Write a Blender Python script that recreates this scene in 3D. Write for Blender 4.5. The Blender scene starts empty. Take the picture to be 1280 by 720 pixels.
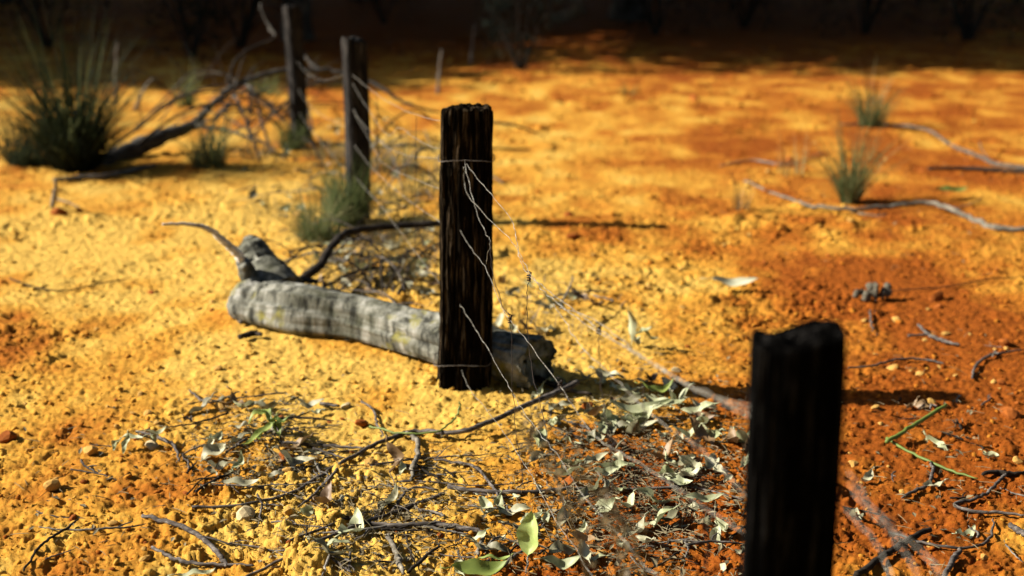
import bpy, math, random
import numpy as np
from mathutils import Vector, Matrix

random.seed(11)
R = math.radians
S = bpy.context.scene
COL = S.collection

# ------------------------------------------------------------------ camera
F = 1778.0                      # focal length in photograph pixels (50 mm on 36 mm)
PITCH = math.atan(473.0 / F)
CAMH = 1.0
cam = bpy.data.cameras.new('camera'); co = bpy.data.objects.new('camera', cam); COL.objects.link(co)
cam.lens = 50; cam.sensor_width = 36; cam.clip_start = 0.02; cam.clip_end = 2000
co.location = (0, 0, CAMH); co.rotation_euler = (math.pi/2 - PITCH, 0, 0)
cam.dof.use_dof = True; cam.dof.focus_distance = 2.36; cam.dof.aperture_fstop = 2.9; cam.dof.aperture_blades = 7
S.camera = co

FW = Vector((0, math.cos(PITCH), -math.sin(PITCH))); UP = Vector((0, math.sin(PITCH), math.cos(PITCH)))
EYE = Vector((0, 0, CAMH))
def ray(px, py): return FW + Vector((1, 0, 0))*((px-640)/F) + UP*(-(py-360)/F)
def gp(px, py, z=0.0):          # point of the horizontal plane at height z
    d = ray(px, py); return EYE + d*((z-CAMH)/d.z)
def dp(px, py, D):              # point at ground distance D
    d = ray(px, py); return EYE + d*(D/d.y)
def fp(px, py, A, B):           # point of the vertical plane through A and B
    d = ray(px, py); n = Vector((-(B.y-A.y), B.x-A.x, 0))
    return EYE + d*(n.dot(A-EYE)/n.dot(d))

# ------------------------------------------------------------------ numeric noise
def h2(ix, iy, s):
    h = (ix.astype(np.int64)*374761393 + iy.astype(np.int64)*668265263 + s*1442695041) & 0xFFFFFFFF
    h = ((h ^ (h >> 13))*1274126177) & 0xFFFFFFFF
    h = ((h ^ (h >> 16))*2246822519) & 0xFFFFFFFF
    return ((h ^ (h >> 15)) & 0xFFFFFF)/float(0xFFFFFF)
def vn(x, y, s=0):
    ix = np.floor(x); iy = np.floor(y); fx = x-ix; fy = y-iy
    fx = fx*fx*fx*(fx*(fx*6-15)+10); fy = fy*fy*fy*(fy*(fy*6-15)+10)
    a = h2(ix, iy, s); b = h2(ix+1, iy, s); c = h2(ix, iy+1, s); d = h2(ix+1, iy+1, s)
    return (a*(1-fx)+b*fx)*(1-fy) + (c*(1-fx)+d*fx)*fy
def fbm(x, y, o=4, s=0, g=.5):
    t = 0; a = 1; n = 0
    for k in range(o):
        t = t + a*vn(x, y, s+k*17); n += a; a *= g; x = x*2.03+13.7; y = y*2.03+7.1
    return t/n
def domes(x, y, cell, dens, s):  # clods: domes of random size pushed out of the soil
    gx = x/cell; gy = y/cell; ix = np.floor(gx); iy = np.floor(gy); out = np.zeros_like(gx)
    for i in (-1, 0, 1):
        for j in (-1, 0, 1):
            cx = ix+i; cy = iy+j
            on = h2(cx, cy, s+5) < dens
            r = .22+.5*h2(cx, cy, s+3)**2
            dx = gx-cx-h2(cx, cy, s); dy = gy-cy-h2(cx, cy, s+1)
            q = 1-(dx*dx*(1+.8*h2(cx, cy, s+7))+dy*dy*(1+.8*h2(cx, cy, s+8)))/(r*r)
            out = np.maximum(out, np.where(on & (q > 0), r*np.sqrt(np.maximum(q, 0)), 0))
    return out*cell
MOUNDS = [(gp(578, 486), .085, .016), (gp(448, 277), .07, .014), (gp(377, 180), .07, .014)]
LA, LB = gp(300, 404), gp(665, 480)
def low(x, y):
    m = 0
    for p, r, h in MOUNDS: m = m+h*np.exp(-((x-p.x)**2+(y-p.y)**2)/(r*r))
    t = np.clip(((x-LA.x)*(LB.x-LA.x)+(y-LA.y)*(LB.y-LA.y))/((LB.x-LA.x)**2+(LB.y-LA.y)**2), 0, 1)
    d2 = (x-LA.x-t*(LB.x-LA.x))**2+(y-LA.y-t*(LB.y-LA.y)-.05)**2
    m = m+.014*np.exp(-d2/.0045)*(.4+1.2*vn(x*14, y*14, 88))
    return m + .030*(fbm(x*.9, y*.9, 2, 3)-.5)*np.clip((y-.2)*.6, .2, 1) + .014*(fbm(x*4, y*4, 2, 9)-.5)
BL = []                          # red patches in the soil colour: centre, radius, strength
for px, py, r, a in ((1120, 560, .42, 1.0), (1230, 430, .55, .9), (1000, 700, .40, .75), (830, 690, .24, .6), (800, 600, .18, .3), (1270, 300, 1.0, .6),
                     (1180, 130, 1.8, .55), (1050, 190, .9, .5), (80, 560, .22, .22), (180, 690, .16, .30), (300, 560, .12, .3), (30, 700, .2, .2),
                     (640, 700, .12, .5), (20, 440, .18, .4), (760, 285, .4, .22), (780, 90, 3.0, .30), (200, 110, 1.6, .3), (230, 225, .5, .4), (1040, 330, .5, .45), (200, 10, 4, .9), (640, 10, 4, .9), (1100, 10, 4, .9), (400, 45, 1.6, .5), (1000, 45, 1.6, .5)):  # far ones also put deeper tree shade into the soil colour
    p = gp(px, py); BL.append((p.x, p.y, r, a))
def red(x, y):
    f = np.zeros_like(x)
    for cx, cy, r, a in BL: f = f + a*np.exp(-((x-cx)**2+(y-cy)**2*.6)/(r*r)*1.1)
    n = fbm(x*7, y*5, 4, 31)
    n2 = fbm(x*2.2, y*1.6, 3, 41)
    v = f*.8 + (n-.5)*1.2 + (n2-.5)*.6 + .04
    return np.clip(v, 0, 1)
def rough(x, y):                 # how crumbly the soil is here
    return np.clip((fbm(x*2.6, y*2.2, 3, 51)-.36)*2.8, .26, 1.2)*np.clip(1.5-y*.17, .6, 1.1)+.22*np.clip((2.9-y)/.5, 0, 1)
def full(x, y):
    k = np.minimum(rough(x, y), 1.0)
    z = low(x, y)
    fade = np.clip(1.3-y/14, .25, 1)
    z = z + fade*.011*(fbm(x*70, y*70, 3, 65, .6)-.5) + k*fade*(.014*(fbm(x*34, y*34, 5, 61, .62)-.5) + .50*domes(x, y, .075, .14, 71) + .50*domes(x, y, .030, .34, 81) + .52*domes(x, y, .0135, .5, 91)+.008*(fbm(x*150, y*150, 2, 95)-.5))
    cr = np.abs(fbm(x*13, y*13, 3, 101)-.5)
    z = z - .012*k*np.clip(.05-cr, 0, 1)/.05*(fbm(x*3, y*3, 2, 111) > .5)
    return z
def gz(x, y):
    return float(full(np.array([float(x)]), np.array([float(y)]))[0])
def lz(x, y):
    return float(low(np.array([float(x)]), np.array([float(y)]))[0])

# ------------------------------------------------------------------ materials
def mat(name, base, rough_=.85, spec=.2):
    m = bpy.data.materials.new(name); m.use_nodes = True
    b = m.node_tree.nodes['Principled BSDF']
    b.inputs['Base Color'].default_value = (*base, 1); b.inputs['Roughness'].default_value = rough_
    b.inputs['Specular IOR Level'].default_value = spec
    return m, m.node_tree.nodes, m.node_tree.links, b
def N(nd, t, **k):
    n = nd.new(t)
    for a, v in k.items():
        if a in n.inputs: n.inputs[a].default_value = v
        else: setattr(n, a, v)
    return n
AK = .62                         # dark, dry albedos; the exposure below makes up for them
def ramp(nd, pts, k=None):
    k = AK if k is None else k
    r = nd.new('ShaderNodeValToRGB'); e = r.color_ramp.elements
    while len(e) < len(pts): e.new(.5)
    for i, (p, c) in enumerate(pts): e[i].position = p; e[i].color = (c[0]*k, c[1]*k, c[2]*k, 1)
    return r
def noise(nd, ln, vec, scale, detail=5, rgh=.6, sc3=None):
    n = nd.new('ShaderNodeTexNoise'); n.inputs['Scale'].default_value = scale; n.inputs['Detail'].default_value = detail; n.inputs['Roughness'].default_value = rgh
    if sc3:
        mp = nd.new('ShaderNodeMapping'); mp.inputs['Scale'].default_value = sc3; ln.new(vec, mp.inputs['Vector']); vec = mp.outputs['Vector']
    ln.new(vec, n.inputs['Vector']); return n
def bump(nd, ln, src, b, strength, dist):
    q = nd.new('ShaderNodeBump'); q.inputs['Strength'].default_value = strength; q.inputs['Distance'].default_value = dist
    ln.new(src, q.inputs['Height']); ln.new(q.outputs['Normal'], b.inputs['Normal']); return q
def mixc(nd, ln, f, a, b_, mode='MIX'):
    m = nd.new('ShaderNodeMix'); m.data_type = 'RGBA'; m.blend_type = mode
    for s, v in ((0, f), (6, a), (7, b_)):
        if hasattr(v, 'links'): ln.new(v, m.inputs[s])
        else: m.inputs[s].default_value = v if not isinstance(v, tuple) else (*v, 1)
    return m.outputs[2]

def soil_mat(name, tint=0.0):
    m, nd, ln, b = mat(name, (.5, .25, .04), .95, .05)
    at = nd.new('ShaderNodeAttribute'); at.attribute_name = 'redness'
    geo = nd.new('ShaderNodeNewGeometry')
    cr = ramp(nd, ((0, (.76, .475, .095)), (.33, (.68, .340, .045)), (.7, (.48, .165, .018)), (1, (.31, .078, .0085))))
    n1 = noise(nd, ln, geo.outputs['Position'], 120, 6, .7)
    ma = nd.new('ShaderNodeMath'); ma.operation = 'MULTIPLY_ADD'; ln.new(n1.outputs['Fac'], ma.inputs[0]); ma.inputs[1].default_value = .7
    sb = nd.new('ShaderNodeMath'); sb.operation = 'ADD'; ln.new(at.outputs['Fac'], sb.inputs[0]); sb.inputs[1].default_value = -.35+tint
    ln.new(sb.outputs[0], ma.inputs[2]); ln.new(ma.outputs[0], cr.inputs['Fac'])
    n2 = noise(nd, ln, geo.outputs['Position'], 45, 5, .7)
    r2 = ramp(nd, ((.30, (.5, .45, .4)), (.5, (1, 1, 1)), (.75, (1.1, 1.1, 1.1))), 1); ln.new(n2.outputs['Fac'], r2.inputs['Fac'])
    c = mixc(nd, ln, 1.0, cr.outputs['Color'], r2.outputs['Color'], 'MULTIPLY')
    ln.new(c, b.inputs['Base Color'])
    n3 = noise(nd, ln, geo.outputs['Position'], 300, 5, .75)
    bump(nd, ln, n3.outputs['Fac'], b, 1.0, .003)
    return m
M_SOIL = soil_mat('red_soil'); M_CRUMB = soil_mat('soil_crumbs', -.04)

def wood_mat(name, c1, c2, c3, along='z', bs=1.0, spots=None, sc=1.0):
    m, nd, ln, b = mat(name, c1, .95, .0 if 'dark_wood' in name else .1)
    tc = nd.new('ShaderNodeTexCoord'); v = tc.outputs['Object']
    s3 = (1, 1, .07) if along == 'z' else (.1, 1, 1)
    n = noise(nd, ln, v, 130*sc, 6, .7, s3)
    r = ramp(nd, ((.34, c1), (.52, c2), (.68, c3))); ln.new(n.outputs['Fac'], r.inputs['Fac'])
    out = r.outputs['Color']
    nb = noise(nd, ln, v, 22*sc, 4, .6)
    rb = ramp(nd, ((.3, (.45, .45, .45)), (.65, (1.15, 1.13, 1.1))), 1); ln.new(nb.outputs['Fac'], rb.inputs['Fac'])
    out = mixc(nd, ln, 1.0, out, rb.outputs['Color'], 'MULTIPLY')
    if spots:
        ns = noise(nd, ln, v, 13, 3, .5); rs = ramp(nd, ((.52, (0, 0, 0)), (.72, (.8, .8, .8))), 1); ln.new(ns.outputs['Fac'], rs.inputs['Fac'])
        out = mixc(nd, ln, rs.outputs['Color'], out, spots)
    ln.new(out, b.inputs['Base Color'])
    bump(nd, ln, n.outputs['Fac'], b, bs, .004)
    return m
M_POST = wood_mat('weathered_dark_wood', (.0022, .002, .0017), (.010, .0075, .005), (.15, .108, .066), 'z', 1.0, None, .8)
M_POST1 = wood_mat('shaded_dark_wood', (.0015, .0014, .0013), (.0032, .003, .0028), (.030, .028, .026), 'z', .8, None, .8)  # darker post wood, shade of the unlit front put into the colour
M_POSTG = wood_mat('weathered_grey_wood', (.006, .006, .005), (.03, .026, .024), (.11, .10, .09), 'z', 1.0)
M_LOG = wood_mat('pale_log_wood', (.07, .062, .045), (.27, .245, .19), (.46, .43, .36), 'x', .8, None, .55)
M_STICK = wood_mat('grey_stick_bark', (.04, .034, .03), (.14, .12, .105), (.32, .29, .26), 'x', .6, None, 1.3)
M_DARKSTICK = wood_mat('dark_stick_bark', (.012, .010, .008), (.04, .032, .025), (.09, .07, .055), 'x', .6, None, 1.2)
M_PALESTICK = wood_mat('pale_bleached_stick', (.09, .08, .06), (.23, .205, .16), (.40, .36, .29), 'x', .4, None, 1.2)
M_TRUNK = wood_mat('gum_trunk_bark', (.03, .028, .026), (.09, .085, .08), (.2, .19, .18), 'z', .8, None, .3)
def simple_noise(name, a, b_, scale, rgh=.8, spec=.2, bmp=.3, bd=.002):
    m, nd, ln, b = mat(name, a, rgh, spec)
    tc = nd.new('ShaderNodeTexCoord'); n = noise(nd, ln, tc.outputs['Object'], scale, 5, .65)
    r = ramp(nd, ((.35, a), (.65, b_))); ln.new(n.outputs['Fac'], r.inputs['Fac']); ln.new(r.outputs['Color'], b.inputs['Base Color'])
    bump(nd, ln, n.outputs['Fac'], b, bmp, bd); return m
def leaf_mat(name, a, b_, tr=.25, rgh=.55, spec=.35):
    m, nd, ln, b = mat(name, a, rgh, spec)
    tc = nd.new('ShaderNodeTexCoord'); oi = nd.new('ShaderNodeObjectInfo')
    n = noise(nd, ln, tc.outputs['Object'], 60, 5, .65)
    ad = nd.new('ShaderNodeMath'); ad.operation = 'MULTIPLY_ADD'; ln.new(oi.outputs['Random'], ad.inputs[0]); ad.inputs[1].default_value = .5
    sb = nd.new('ShaderNodeMath'); sb.operation = 'SUBTRACT'; ln.new(n.outputs['Fac'], sb.inputs[0]); sb.inputs[1].default_value = .25; ln.new(sb.outputs[0], ad.inputs[2])
    r = ramp(nd, ((.2, a), (.8, b_))); ln.new(ad.outputs[0], r.inputs['Fac']); ln.new(r.outputs['Color'], b.inputs['Base Color'])
    t = nd.new('ShaderNodeBsdfTranslucent'); ln.new(r.outputs['Color'], t.inputs['Color'])
    mx = nd.new('ShaderNodeMixShader'); mx.inputs[0].default_value = tr
    ln.new(b.outputs[0], mx.inputs[1]); ln.new(t.outputs[0], mx.inputs[2]); ln.new(mx.outputs[0], nd['Material Output'].inputs['Surface'])
    return m
M_STONE = simple_noise('ochre_stone', (.50, .27, .06), (.74, .44, .12), 60, .9, .1, .6, .002)
M_REDSTONE = simple_noise('red_stone', (.28, .07, .012), (.46, .14, .02), 60, .9, .1, .6, .002)
M_PALESTONE = simple_noise('pale_stone', (.5, .38, .2), (.66, .55, .33), 60, .9, .1, .5, .002)
M_LEAFDRY = leaf_mat('dry_leaf_grey_green', (.16, .15, .08), (.60, .57, .36), .12)
M_LEAFBROWN = leaf_mat('dry_leaf_brown', (.13, .07, .03), (.34, .22, .10), .12)
M_LEAFPALE = leaf_mat('pale_leaf', (.34, .37, .18), (.66, .68, .42), .2)
M_LEAFCREAM = leaf_mat('cream_leaf', (.60, .60, .42), (.78, .76, .56), .1)
M_LEAFGREEN = leaf_mat('green_leaf', (.16, .24, .04), (.34, .42, .09), .3)
M_LEAFBRIGHT = leaf_mat('fresh_yellow_green_leaf', (.42, .55, .13), (.56, .68, .22), .35, .5)
M_GRASSD = leaf_mat('dark_grass_blade', (.016, .023, .010), (.055, .070, .030), .3, .8, .08)  # dark green blades with tree shade put into their colour
M_GRASSM = leaf_mat('green_grass_blade', (.09, .125, .04), (.28, .31, .13), .45, .8, .08)
M_GRASSL = leaf_mat('dry_grass_blade', (.20, .19, .07), (.36, .33, .16), .25, .8, .08)
M_SEED = leaf_mat('brown_seedhead', (.16, .11, .045), (.28, .20, .09), .3)
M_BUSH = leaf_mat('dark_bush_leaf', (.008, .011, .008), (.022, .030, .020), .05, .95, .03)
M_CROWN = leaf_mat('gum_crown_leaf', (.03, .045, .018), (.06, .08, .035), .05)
def wire_mat():
    m, nd, ln, b = mat('dull_galvanised_wire', (.42, .40, .36), .5, .5)
    b.inputs['Metallic'].default_value = .35
    tc = nd.new('ShaderNodeTexCoord'); n = noise(nd, ln, tc.outputs['Object'], 90, 4, .6)
    r = ramp(nd, ((.36, (.10, .08, .06)), (.5, (.30, .28, .23)), (.7, (.62, .60, .52)))); ln.new(n.outputs['Fac'], r.inputs['Fac']); ln.new(r.outputs['Color'], b.inputs['Base Color'])
    return m
M_WIRE = wire_mat()
M_RUST = simple_noise('rusted_wire', (.012, .009, .008), (.05, .03, .02), 120, .8, .2)

# ------------------------------------------------------------------ object helpers
def tag(o, label=None, cat=None, group=None, kind=None):
    if label: o['label'] = label
    if cat: o['category'] = cat
    if group: o['group'] = group
    if kind: o['kind'] = kind
    return o
def mesh_np(name, v, f, m, smooth=True, parent=None, attr=None):
    me = bpy.data.meshes.new(name); v = np.asarray(v, dtype=np.float32); f = np.asarray(f, dtype=np.int32)
    k = f.shape[1]
    me.vertices.add(len(v)); me.vertices.foreach_set('co', v.ravel())
    me.loops.add(f.size); me.loops.foreach_set('vertex_index', f.ravel())
    me.polygons.add(len(f)); me.polygons.foreach_set('loop_start', np.arange(0, f.size, k, dtype=np.int32)); me.polygons.foreach_set('loop_total', np.full(len(f), k, dtype=np.int32))
    me.update(calc_edges=True)
    me.polygons.foreach_set('use_smooth', np.full(len(f), smooth, dtype=bool))
    if attr is not None:
        a = me.attributes.new('redness', 'FLOAT', 'POINT'); a.data.foreach_set('value', np.asarray(attr, dtype=np.float32))
    me.materials.append(m)
    o = bpy.data.objects.new(name, me); COL.objects.link(o)
    if parent: o.parent = parent
    return o
class MB:
    def __init__(s): s.v = []; s.f = []
    def add(s, v, f):
        n = len(s.v); s.v.extend(tuple(p) for p in v); s.f.extend(tuple(i+n for i in q) for q in f)
    def build(s, name, m, parent=None, smooth=True, origin=None):
        me = bpy.data.meshes.new(name)
        if origin is not None:
            o0 = Vector(origin); vv = [(p[0]-o0.x, p[1]-o0.y, p[2]-o0.z) for p in s.v]
        else: vv = s.v
        me.from_pydata(vv, [], s.f); me.update()
        me.polygons.foreach_set('use_smooth', [smooth]*len(me.polygons)); me.materials.append(m)
        o = bpy.data.objects.new(name, me); COL.objects.link(o)
        if origin is not None: o.location = origin
        if parent: o.parent = parent
        return o
def smooth_path(pts, rad, sub=6):
    pts = [Vector(p) for p in pts]
    if not hasattr(rad, '__len__'): rad = [rad]*len(pts)
    P = []; Q = []
    for i in range(len(pts)-1):
        a = pts[max(i-1, 0)]; b = pts[i]; c = pts[i+1]; d = pts[min(i+2, len(pts)-1)]
        for k in range(sub):
            t = k/sub
            P.append(.5*((2*b)+(c-a)*t+(2*a-5*b+4*c-d)*t*t+(3*b-a-3*c+d)*t**3)); Q.append(rad[i]*(1-t)+rad[i+1]*t)
    P.append(pts[-1]); Q.append(rad[-1]); return P, Q
def tube(mb, pts, rad, n=8, sub=6, jit=0.0, rj=0.0, squash=1.0, knots=0):
    P, Q = smooth_path(pts, rad, sub) if sub > 1 else ([Vector(p) for p in pts], rad if hasattr(rad, '__len__') else [rad]*len(pts))
    rnd = random.Random(len(mb.v)*7+len(P))
    if jit: P = [P[0]]+[p+Vector((rnd.gauss(0, jit), rnd.gauss(0, jit), rnd.gauss(0, jit*.6))) for p in P[1:-1]]+[P[-1]]
    t = (P[1]-P[0]).normalized(); u = t.cross(Vector((0, 0, 1)))
    if u.length < 1e-3: u = t.cross(Vector((0, 1, 0)))
    u.normalize(); V = []; Fc = []
    for i, p in enumerate(P):
        t = (P[min(i+1, len(P)-1)]-P[max(i-1, 0)]).normalized()
        u = (u-t*u.dot(t)).normalized(); w = t.cross(u)
        for k in range(n):
            a = 2*math.pi*k/n; r = Q[i]*(1+rnd.uniform(-rj, rj))
            V.append(p+u*(math.cos(a)*r)+w*(math.sin(a)*r*squash))
    for i in range(len(P)-1):
        for k in range(n):
            a = i*n+k; b = i*n+(k+1) % n; Fc.append((a, b, b+n, a+n))
    Fc.append(tuple(range(n-1, -1, -1))); Fc.append(tuple(range((len(P)-1)*n, len(P)*n)))
    mb.add(V, Fc)
def empty(name, loc):
    o = bpy.data.objects.new(name, None); COL.objects.link(o); o.location = loc; o.empty_display_size = .05; return o
def shrub_leaf(mb, p, d, l, w):
    d = d.normalized(); s = d.cross(Vector((0, 0, 1)))
    if s.length < .01: s = Vector((1, 0, 0))
    s.normalize(); nrm = d.cross(s)
    mb.add([p, p+d*l*.5+s*w-nrm*w*.2, p+d*l+nrm*w*.3, p+d*l*.5-s*w-nrm*w*.2], [(0, 1, 2, 3)])

# ------------------------------------------------------------------ GROUND (one sheet out to the horizon)
core = np.linspace(-.62, .62, 1080)
ext = .62*np.power(1.19, np.arange(1, 33)); cols = np.concatenate([-ext[::-1], core, ext])
ys = [0.86]
while ys[-1] < 17.5: ys.append(ys[-1]*1.0027)
ysf = [ys[-1]]
while ysf[-1] < 900: ysf.append(ysf[-1]*1.12)
ysb = [-300, -120, -50, -20, -8, -3, -1.2, -.4, 0, .2, .4, .55, .7, .8]
Y = np.array(ysb+ys+ysf[1:]); Wd = np.maximum(Y, 1.0)
GX = cols[None, :]*Wd[:, None]; GY = np.repeat(Y[:, None], len(cols), 1)
GZ = np.empty_like(GX)
for i in range(0, len(Y), 200): GZ[i:i+200] = full(GX[i:i+200], GY[i:i+200])
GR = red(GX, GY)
nr, nc = GX.shape
idx = np.arange(nr*nc).reshape(nr, nc)
fc = np.stack([idx[:-1, :-1], idx[:-1, 1:], idx[1:, 1:], idx[1:, :-1]], -1).reshape(-1, 4)
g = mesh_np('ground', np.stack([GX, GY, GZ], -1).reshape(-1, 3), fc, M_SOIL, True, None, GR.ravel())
tag(g, 'dry crumbly ochre and rust red soil', 'ground', None, 'structure')

# crumbs of soil
def ico(sub=1):
    import bmesh
    bm = bmesh.new(); bmesh.ops.create_icosphere(bm, subdivisions=sub, radius=1); bm.verts.ensure_lookup_table()
    v = np.array([q.co[:] for q in bm.verts]); f = np.array([[w.index for w in q.verts] for q in bm.faces]); bm.free(); return v, f
rg = np.random.default_rng(5)
IV1, IF1 = ico(1); IV2, IF2 = ico(2)
def clod(v, rng, amp=.28):
    k = rng.normal(size=(7, 3)); k /= np.linalg.norm(k, axis=1)[:, None]
    r = np.ones(len(v))
    for q in k:                      # cut facets
        d = v@q; lim = rng.uniform(.5, .85); r = np.minimum(r, np.where(d > lim, lim/np.maximum(d, 1e-3), 9))
    out = v*r[:, None]; out *= (1+rng.normal(0, amp*.3, (len(v), 1)))
    return out*rng.uniform([.8, .65, .5], [1.2, 1.0, .85])
def crumbs(n, name):
    VV = []; FF = []; RR = []; off = 0
    per = n//24
    for t in range(24):
        base = clod(IV1, rg)
        Yc = np.exp(rg.uniform(math.log(1.25), math.log(11), per)); X = rg.uniform(-.5, .5, per)*Yc
        keep = rg.uniform(size=per) < np.clip(rough(X, Yc)*1.3-.15+.35*fbm(X*9, Yc*9, 2, 141), 0.05, 1)*.8
        Yc = Yc[keep]; X = X[keep]; q = len(X)
        s = (.0011+.0012*rg.pareto(1.75, q).clip(0, 5))*np.maximum(Yc/2.1, .8)**.75
        a = rg.uniform(0, 2*math.pi, q); ca = np.cos(a); sa = np.sin(a)
        b = base[None]*s[:, None, None]
        x = b[..., 0]*ca[:, None]-b[..., 1]*sa[:, None]; y = b[..., 0]*sa[:, None]+b[..., 1]*ca[:, None]
        tl = rg.normal(0, .3, q)[:, None]
        z = b[..., 2]+x*tl+(full(X, Yc)+s*.25)[:, None]
        VV.append(np.stack([x+X[:, None], y+Yc[:, None], z], -1).reshape(-1, 3))
        FF.append((IF1[None]+(np.arange(q)*len(IV1))[:, None, None]).reshape(-1, 3)+off); off += q*len(IV1)
        RR.append(np.repeat(np.clip(red(X, Yc)+rg.normal(0, .18, q), 0, 1), len(IV1)))
    o = mesh_np(name, np.concatenate(VV), np.concatenate(FF), M_CRUMB, True, None, np.concatenate(RR))
    return o
tag(crumbs(84000, 'soil_crumbs'), 'loose crumbs of ochre and rust red soil', 'soil crumbs', None, 'stuff')

# ------------------------------------------------------------------ STONES (individuals)
STV = []
for k in range(8):
    rs = np.random.default_rng(100+k); v = clod(IV2, rs, .05)
    me = bpy.data.meshes.new('stone'); me.from_pydata([tuple(p) for p in v], [], [tuple(int(i) for i in q) for q in IF2]); me.update()
    me.polygons.foreach_set('use_smooth', [False]*len(me.polygons)); STV.append(me)
def matcopy(me, m):
    c = me.copy(); c.materials.clear(); c.materials.append(m); return c
STM = {m.name: [matcopy(q, m) for q in STV] for m in (M_STONE, M_REDSTONE, M_PALESTONE)}
def stone(px, py, rpx, m, label, group=None):
    p = gp(px, py); r = rpx/F*(p-EYE).length
    o = bpy.data.objects.new('stone', random.choice(STM[m.name])); COL.objects.link(o)
    o.scale = (r*random.uniform(.9, 1.15), r*random.uniform(.8, 1.1), r*random.uniform(.75, 1.0)); o.rotation_euler = (random.uniform(-.4, .4), random.uniform(-.4, .4), random.uniform(0, 6.3))
    o.location = (p.x, p.y, gz(p.x, p.y)+r*.2)
    return tag(o, label, 'stone', group)
for px, py, r, m, l in (
    (66, 607, 13, M_STONE, 'squarish ochre stone casting a long shadow near the bottom left corner'),
    (114, 563, 13, M_STONE, 'rounded ochre stone up the slope from the squarish one, left of the drooping leaves'),
    (6, 548, 13, M_REDSTONE, 'red brown stone cut off by the left edge of the picture'),
    (306, 643, 16, M_PALESTONE, 'pale angular stone just under the thick end of the long forked twig'),
    (191, 556, 10, M_PALESTONE, 'small pale stone beside the drooping dry leaves'),
    (462, 582, 11, M_STONE, 'ochre stone between the long forked twig and the crooked pale twig'),
    (433, 511, 9, M_PALESTONE, 'pale flat stone beside a grey twig below the log'),
    (357, 575, 10, M_REDSTONE, 'dark red stone shaded by the green leaf sprig'),
    (452, 533, 10, M_REDSTONE, 'red stone just above the long forked twig'),
    (712, 604, 11, M_REDSTONE, 'bright orange red stone in the leaf litter beside the long straight twig'),
    (361, 645, 10, M_STONE, 'yellowish stone touching the fork of the long twig'),
    (492, 566, 9, M_STONE, 'small ochre stone where the crooked pale twig meets the long twig'),
    (1262, 518, 13, M_REDSTONE, 'rust red stone at the right edge beyond the bent green stem'),
    (1120, 398, 9, M_STONE, 'ochre stone behind the near black post, below the grey seed cluster'),
    (1170, 374, 12, M_REDSTONE, 'dark clod lying to the right of the grey seed cluster'),
    (1256, 430, 9, M_REDSTONE, 'dark round stone by the right edge above the bent green stem'),
    (75, 268, 12, M_REDSTONE, 'blurred brown stone beside the small upright stub in front of the big grass tuft'),
    (715, 298, 8, M_REDSTONE, 'small red stone on the shadow line of the third post'),
    (712, 267, 7, M_REDSTONE, 'small red stone beyond the shadow line of the third post'),
    (868, 124, 7, M_REDSTONE, 'tiny far stone on the bright ground near the tree shade'),
    (845, 468, 8, M_PALESTONE, 'pale stone to the left of the near black post'),
    (735, 512, 9, M_REDSTONE, 'orange red stone in the shade line just past the log end'),
    (545, 430, 6, M_STONE, 'small stone against the foot of the splintered post')):
    stone(px, py, r*1.15, m, l)
ZST = ((20, 330, 490, 710, 42, 'small loose stone on the open soil at the lower left'), (330, 620, 500, 700, 40, 'small loose stone among the twigs in the lower middle'),
       (660, 930, 520, 700, 16, 'small loose stone in the leaf litter beside the near black post'), (1060, 1275, 380, 700, 44, 'small loose stone on the red soil at the right'),
       (20, 280, 250, 470, 12, 'small loose stone on the bright soil left of the log'), (700, 930, 300, 470, 12, 'small loose stone on the bright soil behind the wire'),
       (900, 1270, 150, 330, 16, 'small loose stone on the far right soil around the grass tufts'), (400, 600, 290, 380, 10, 'small loose stone in the litter behind the log'),
       (20, 540, 210, 275, 8, 'small loose stone on the far left soil below the dead branch'))
for x0, x1, y0, y1, n, l in ZST:
    for k in range(n):
        stone(random.uniform(x0, x1), random.uniform(y0, y1), random.choice((2.8, 3.2, 3.5, 4, 4.5, 5, 6, 8)), random.choice((M_STONE, M_STONE, M_REDSTONE)), l, 'small loose stones')

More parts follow.
